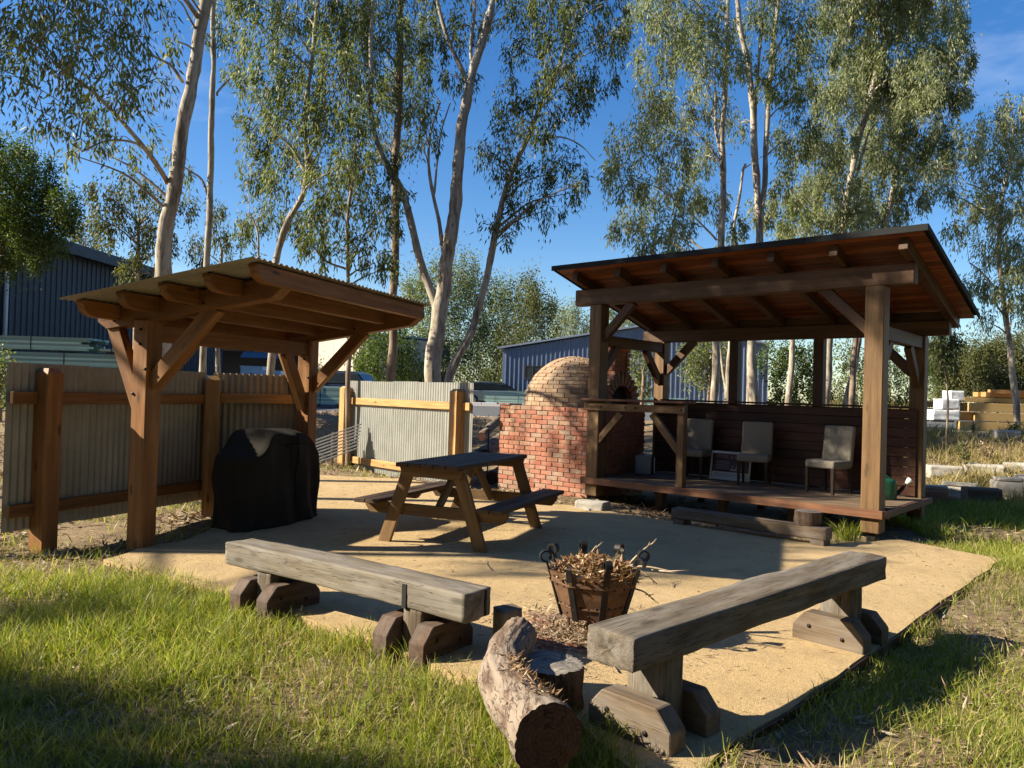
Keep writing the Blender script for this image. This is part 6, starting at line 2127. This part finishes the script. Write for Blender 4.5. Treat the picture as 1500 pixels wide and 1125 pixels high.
def sky_screen_trees():  # unseen gums added round the camera to cut the blue sky fill
    rr = random.Random(6)
    spots = [(-26, -9), (-19, -12), (-12, -9), (-6, -7.5), (0, -8.5), (6, -7), (11, -8), (16, -6), (20, -1), (22, 5), (24, 11), (-30, -3), (-31, 6),
             (14, -14), (3, -14), (-9, -15), (-17, -18), (22, -10)]
    where = ['far left', 'left', 'near left', 'left of the viewpoint', 'right behind the viewpoint', 'right of the viewpoint', 'near right', 'right', 'far right', 'far right by the garden bed',
             'far right beyond the garden bed', 'outermost left', 'left beyond the shelter', 'back right', 'back middle', 'back left', 'outermost back left', 'outermost back right']
    for i, (x, y) in enumerate(spots):
        h = rr.uniform(11.0, 14.0) if x > -20 else rr.uniform(8.5, 10.5)
        t = thing('gum_tree', 'unseen leafy gum added to block sky light, ' + where[i], 'tree', (x, y, -0.1), 0.0, 'unseen gum trees added to block sky light')
        pts = smooth_path([Vector((0, 0, 0)), Vector((0.2, 0.1, h * 0.5)), Vector((0, 0, h))], 5)
        tb = MB().tube(pts, [0.2 - 0.15 * k / (len(pts) - 1) for k in range(len(pts))], 9)
        cl = []
        for q in range(26):
            z = rr.uniform(1.6, h + 0.8)
            p = Vector((rr.uniform(-2.8, 2.8), rr.uniform(-2.4, 2.4), z)); cl.append((p, rr.uniform(1.0, 1.6)))
            b = pts[min(len(pts) - 2, int(max(0.5, z - 1.5) / h * len(pts)))]
            tb.tube([b, b.lerp(p, 0.5) + Vector((0, 0, 0.3)), p], [0.05, 0.035, 0.012], 5, False)
        tb.build('trunk', M['gum'], t)
        v, f = spray_leaves(cl, 42, 0.50, 0.19, 0.8, sub=6, spread=0.28)
        o = link('crown', np_mesh('crown', v, f), t, M['leaf_gum']); o['kind'] = 'stuff'
sky_screen_trees()

# ------------------------------------------------------------------ grass and litter
grng = np.random.default_rng(77)
PADXY = np.array([(p.x, p.y) for p in PAD])
def in_pad(x, y, grow=0.0):
    c = PADXY.mean(0)
    Q = c + (PADXY - c) * (1 + grow)
    ins = np.zeros(len(x), bool)
    n = len(Q)
    for i in range(n):
        x1, y1 = Q[i]; x2, y2 = Q[(i + 1) % n]
        cond = (y1 > y) != (y2 > y)
        ins ^= cond & (x < (x2 - x1) * (y - y1) / (y2 - y1 + 1e-12) + x1)
    return ins

def fnoise(x, y, f, seed):
    """smooth value noise, vectorised"""
    r = np.random.default_rng(seed).uniform(0, 1, (256, 256))
    X, Y = x * f + 100, y * f + 100
    xi, yi = np.floor(X).astype(int), np.floor(Y).astype(int)
    tx, ty = X - xi, Y - yi
    tx, ty = tx * tx * (3 - 2 * tx), ty * ty * (3 - 2 * ty)
    g = lambda a, b: r[a % 256, b % 256]
    return (g(xi, yi) * (1 - tx) + g(xi + 1, yi) * tx) * (1 - ty) + (g(xi, yi + 1) * (1 - tx) + g(xi + 1, yi + 1) * tx) * ty

def blades(x, y, z, h, w, lean, seed):
    r = np.random.default_rng(seed)
    n = len(x)
    a = r.uniform(0, 2 * np.pi, n)
    dx, dy = np.cos(a), np.sin(a)
    fa = r.uniform(0, 2 * np.pi, n)
    sx, sy = np.cos(fa), np.sin(fa)
    v = np.empty((n, 7, 3))
    for i, (t, ww) in enumerate(((0.0, 0.8), (0.38, 1.0), (0.74, 0.65))):
        off = lean * (t ** 1.8) * h
        px, py = x + dx * off, y + dy * off
        pz = z + h * t * (1 - 0.25 * np.minimum(1, lean) * t)
        for s, k in ((-1, 0), (1, 1)):
            v[:, i * 2 + k, 0] = px + s * sx * w * ww * 0.5
            v[:, i * 2 + k, 1] = py + s * sy * w * ww * 0.5
            v[:, i * 2 + k, 2] = pz
    v[:, 6, 0] = x + dx * lean * h; v[:, 6, 1] = y + dy * lean * h; v[:, 6, 2] = z + h * (1 - 0.25 * np.minimum(1, lean))
    i = np.arange(n)[:, None] * 7
    f = np.concatenate([i + np.array([[0, 1, 3]]), i + np.array([[0, 3, 2]]), i + np.array([[2, 3, 5]]), i + np.array([[2, 5, 4]]), i + np.array([[4, 5, 6]])], 1).reshape(-1, 3)
    return v.reshape(-1, 3), f

def grass():
    def region(x0, x1, y0, y1, n, dens, hmin, hmax, wid, seed, name, label, mat):
        x = grng.uniform(x0, x1, n); y = grng.uniform(y0, y1, n)
        vis = np.abs(x) < 0.72 * y + 0.9
        keep = (grng.uniform(0, 1, n) < dens(x, y)) & ~np.where(x < 0.6, in_pad(x, y, -0.03), in_pad(x, y, 0.0)) & vis
        x, y = x[keep], y[keep]
        # tufting: pull the blades towards random tuft centres
        cell = 0.075
        jx = np.floor(x / cell) * cell + cell * fnoise(np.floor(x / cell) * 7.7, np.floor(y / cell) * 3.3, 1.0, seed)
        jy = np.floor(y / cell) * cell + cell * fnoise(np.floor(x / cell) * 2.3, np.floor(y / cell) * 9.1, 1.0, seed + 1)
        k = grng.uniform(0.0, 0.65, len(x))
        x, y = x + (jx - x) * k, y + (jy - y) * k
        p = fnoise(x, y, 1.4, seed + 2)
        p2 = fnoise(x, y, 5.5, seed + 7)
        h = (hmin + (hmax - hmin) * (0.55 * p + 0.45 * p2)) * grng.uniform(0.4, 1.25, len(x))
        v, f = blades(x, y, terrain_h(x, y) - 0.01, h, grng.uniform(0.6, 1.3, len(x)) * wid, grng.uniform(0.1, 1.1, len(x)), seed)
        o = link(name, np_mesh(name, v, f), None, mat)
        tag(o, label, 'grass', None, 'stuff')
    def dl(x, y):
        a = np.clip((fnoise(x, y, 0.9, 3) - 0.02) * 3.0, 0.3, 1) * np.clip(0.45 + 1.0 * fnoise(x, y, 4.0, 5), 0, 1)
        bare = np.exp(-(((x + 3.5) / 0.5) ** 2 + ((y - 5.5) / 0.45) ** 2))
        far = np.clip((6.7 - y - 0.12 * (x + 3) ** 2) / 0.8, 0.03, 1)
        return a * (1 - 0.88 * bare) * far
    region(-6.0, 1.0, 1.9, 8.0, 210000, dl, 0.05, 0.25, 0.0050, 11, 'grass', 'lush yellow green grass in the left foreground before the benches', M['grass'])
    def dr(x, y):
        a = np.clip((fnoise(x, y, 1.1, 13) - 0.20) * 2.6, 0.14, 1) * np.clip(0.4 + 0.9 * fnoise(x, y, 3.2, 15), 0, 1)
        return a
    region(0.3, 7.5, 2.3, 9.0, 190000, dr, 0.05, 0.20, 0.0050, 21, 'grass', 'patchy green grass to the right of the gravel pad', M['grass'])
    def db(x, y):
        return np.clip((fnoise(x, y, 0.8, 23) - 0.22) * 2.6, 0.05, 1)
    region(5.2, 12.0, 8.6, 12.6, 52000, db, 0.08, 0.24, 0.009, 31, 'grass', 'dark green grass before the garden edge right of the pavilion', M['grass'])
    def dd(x, y):
        return np.clip((fnoise(x, y, 0.7, 43) - 0.42) * 3, 0.0, 1)
    region(6.0, 18.0, 12.8, 21.0, 60000, dd, 0.12, 0.45, 0.014, 41, 'dry_grass', 'dry straw coloured grass on the bank at the right', M['dry_grass'])
    region(-6.0, 1.5, 2.0, 7.5, 42000, lambda x, y: np.clip((fnoise(x, y, 1.8, 53) - 0.35) * 2.2, 0.12, 1), 0.05, 0.17, 0.005, 51, 'dry_grass', 'dry straw blades among the grass in the left foreground', M['dry_grass'])
    region(0.8, 7.5, 2.4, 8.5, 34000, lambda x, y: np.clip((fnoise(x, y, 1.6, 63) - 0.35) * 2.2, 0.12, 1), 0.05, 0.14, 0.005, 61, 'dry_grass', 'dry straw blades among the grass at the right', M['dry_grass'])
    region(-9.0, -2.0, 6.5, 16.0, 14000, lambda x, y: np.clip((fnoise(x, y, 1.2, 73) - 0.55) * 3, 0.01, 1), 0.06, 0.22, 0.008, 71, 'grass', 'thin grass tufts in the litter round the shelter fence', M['grass'])
grass()

def litter():
    def region(x0, x1, y0, y1, n, dens, l0, l1, w0, w1, seed, name, label, on_pad=False, mat='litter'):
        x = grng.uniform(x0, x1, n); y = grng.uniform(y0, y1, n)
        ip = in_pad(x, y, 0.0)
        keep = (grng.uniform(0, 1, n) < dens(x, y)) & (ip if on_pad else ~ip)
        x, y = x[keep], y[keep]; n = len(x)
        z = np.full(n, 0.031) if on_pad else terrain_h(x, y) + grng.uniform(0.0, 0.028, n)
        d = unit(np.stack([grng.normal(size=n), grng.normal(size=n), grng.normal(size=n) * (0.05 if on_pad else 0.28)], 1))
        nn = unit(grng.normal(size=(n, 3)) * 0.35 + [0, 0, 1.0])
        v, f = leaf_quads(np.stack([x, y, z], 1), d, nn, grng.uniform(l0, l1, n), grng.uniform(w0, w1, n), 0.04 if on_pad else 0.12)
        o = link(name, np_mesh(name, v, f), None, M[mat])
        tag(o, label, 'leaf litter', None, 'stuff')
    n3 = lambda x, y: np.clip((fnoise(x, y, 1.3, 83) - 0.15) * 1.8, 0.1, 1)
    region(-7.0, 1.5, 1.9, 8.5, 22000, n3, 0.03, 0.11, 0.005, 0.022, 1, 'leaf_litter', 'fallen leaves and bark among the grass at the left')
    region(0.4, 8.0, 2.2, 9.5, 22000, n3, 0.03, 0.11, 0.005, 0.022, 2, 'leaf_litter', 'fallen leaves and bark among the grass at the right')
    region(-12.0, 3.0, 7.0, 24.0, 60000, n3, 0.05, 0.18, 0.012, 0.045, 3, 'leaf_litter', 'thick brown leaf litter on the bank behind the fences')
    region(4.0, 18.0, 10.0, 23.0, 36000, n3, 0.05, 0.18, 0.012, 0.045, 4, 'leaf_litter', 'dry leaf litter on the bank right of the pavilion')
    region(-4.0, 7.0, 3.0, 14.0, 11000, lambda x, y: np.clip((fnoise(x, y, 0.7, 93) - 0.25) * 1.5, 0.06, 1), 0.02, 0.09, 0.003, 0.009, 5, 'leaf_litter', 'scattered dry leaves and twigs on the gravel pad', True)
    # loose stones on the pad
    n = 5200
    x = grng.uniform(-3.5, 5.5, n); y = grng.uniform(3.2, 9.5, n)
    k = in_pad(x, y, 0.02) & (grng.uniform(0, 1, n) < 0.25 + fnoise(x, y, 1.1, 99))
    x, y = x[k], y[k]; n = len(x)
    sz = grng.uniform(0.003, 0.009, n)
    octv = np.array([[1, 0, 0], [-1, 0, 0], [0, 1, 0], [0, -1, 0], [0, 0, 0.7], [0, 0, -0.7]], float)
    octf = np.array([[0, 2, 4], [2, 1, 4], [1, 3, 4], [3, 0, 4]])
    ang = grng.uniform(0, 6.28, n)
    ca, sa = np.cos(ang), np.sin(ang)
    V = octv[None] * sz[:, None, None] * grng.uniform(0.7, 1.3, (n, 1, 3))
    VX = V[..., 0] * ca[:, None] - V[..., 1] * sa[:, None] + x[:, None]
    VY = V[..., 0] * sa[:, None] + V[..., 1] * ca[:, None] + y[:, None]
    VZ = V[..., 2] + 0.029
    F = (np.arange(n)[:, None, None] * 6 + octf[None]).reshape(-1, 3)
    tag(link('loose_gravel', np_mesh('loose_gravel', np.stack([VX, VY, VZ], -1).reshape(-1, 3), F), None, M['pad']), 'loose grit and small stones on the gravel pad', 'gravel', None, 'stuff')
    # ash and bark chips round the basket foot
    n = 3600
    a = grng.uniform(0, 2 * np.pi, n); r = np.abs(grng.normal(0, 0.30, n)) + 0.05
    P = np.stack([FB.x + r * np.cos(a) - 0.12, FB.y + r * np.sin(a) - 0.05, np.full(n, 0.036) + grng.uniform(0, 0.02, n)], 1)
    d = unit(grng.normal(size=(n, 3)) * [1, 1, 0.2])
    v, f = leaf_quads(P, d, unit(grng.normal(size=(n, 3)) * 0.4 + [0, 0, 1]), grng.uniform(0.02, 0.09, n), grng.uniform(0.004, 0.014, n), 0.1)
    tag(link('bark_litter', np_mesh('bark_litter', v, f), None, M['litter']), 'bark chips and ash on the bricks under the fire basket', 'litter', None, 'stuff')
litter()

def twigs():
    rr = random.Random(31)
    spots = [(690, 1000), (905, 985), (640, 760), (1090, 640), (1080, 905), (1180, 890), (620, 800), (1150, 950), (985, 860), (560, 850), (720, 835), (1230, 870), (930, 1010)]
    TW = ['in front of the log', 'between the stump and the dark bench', 'left of the picnic table feet', '', 'under the middle of the dark bench', 'near the far end of the dark bench', 'behind the picnic table leg', 'right of the dark bench slab', 'behind the fire basket', 'behind the pale bench', 'before the picnic table', 'beside the far foot block of the dark bench', 'right of the stump']
    for i, (px, py) in enumerate(spots):
        if py < 700: continue
        p = G(px, py, 0.034)
        a = rr.uniform(0, math.pi)
        L = rr.uniform(0.15, 0.42)
        d = Vector((math.cos(a), math.sin(a), 0))
        pts = smooth_path([Vector((0, 0, 0.004)), d * L * 0.5 + Vector((-d.y, d.x, 0)) * rr.uniform(-0.04, 0.04) + Vector((0, 0, 0.008)), d * L + Vector((0, 0, 0.004))], 4)
        t = thing('fallen_twig', 'thin dry twig lying on the gravel ' + TW[i], 'twig', p, 0, 'thin dry twigs scattered on the gravel pad')
        MB().tube(pts, [0.0045 * (1 - 0.6 * k / (len(pts) - 1)) for k in range(len(pts))], 5).build('stem', M['twig'], t)
        MB().tube([pts[4], pts[4] + Vector((-d.y, d.x, 0)) * 0.07 + d * 0.05 + Vector((0, 0, 0.005))], [0.003, 0.0015], 5).build('fork', M['twig'], t)
twigs()

def garden_plants():
    rr = random.Random(44)
    specs = [(1415, 715, 0.65, 'leaf_acacia', 'green leafy plant growing in the middle of the garden bed'), (1446, 712, 0.5, 'litter', 'reddish dry plant behind the dark block of the garden edge'),
             (1480, 700, 0.5, 'leaf_gum', 'small green plant at the right of the garden bed'), (1425, 690, 0.4, 'leaf_gum', 'small dark plant at the back of the garden bed'), (1486, 672, 0.5, 'leaf_acacia', 'bright green weed on the bank behind the garden bed')]
    for (px, py, h, mt, lab) in specs:
        p = G(px, py, 0.0)
        z = float(terrain_h(p.x, p.y))
        t = thing('garden_plant', lab, 'plant', (p.x, p.y, z))
        mb = MB(); tips = []
        for k in range(7):
            a = rr.uniform(0, 6.28); r = rr.uniform(0.05, 0.22)
            e = Vector((r * math.cos(a), r * math.sin(a), h * rr.uniform(0.6, 1.0)))
            mb.tube([Vector((0, 0, 0)), e * 0.5 + Vector((0, 0, 0.05)), e], [0.008, 0.006, 0.003], 5, False); tips.append(e)
        mb.build('stem', M['twig'], t)
        n = 160
        T = np.array([tuple(q) for q in tips])[grng.integers(0, len(tips), n)] * grng.uniform(0.4, 1.0, (n, 1))
        d = unit(grng.normal(size=(n, 3)) + [0, 0, 0.3])
        v, f = leaf_quads(T, d, unit(grng.normal(size=(n, 3)) + [0, 0, 1]), grng.uniform(0.04, 0.09, n), grng.uniform(0.02, 0.035, n), 0.1)
        o = link('leaves', np_mesh('leaves', v, f), t, M[mt]); o['kind'] = 'stuff'
garden_plants()

def tuft():
    # tall grass tuft in front of the deck beside the wood round
    for (px, py, h, n, lab) in ((1240, 792, 0.30, 160, 'dark grass tuft by the right end of the sleeper step'), (920, 1085, 0.22, 40, 'small green grass tuft growing right of the red cut log end')):
        p = G(px, py, 0.0)
        m_ = n
        x = p.x + grng.normal(0, 0.07, m_); y = p.y + grng.normal(0, 0.05, m_)
        v, f = blades(x, y, np.full(m_, 0.0), grng.uniform(0.4, 1.0, m_) * h, np.full(m_, 0.007), grng.uniform(0.2, 1.2, m_), px)
        tag(link('grass_tuft', np_mesh('grass_tuft', v, f), None, M['grass']), lab, 'grass', None, 'stuff')
tuft()
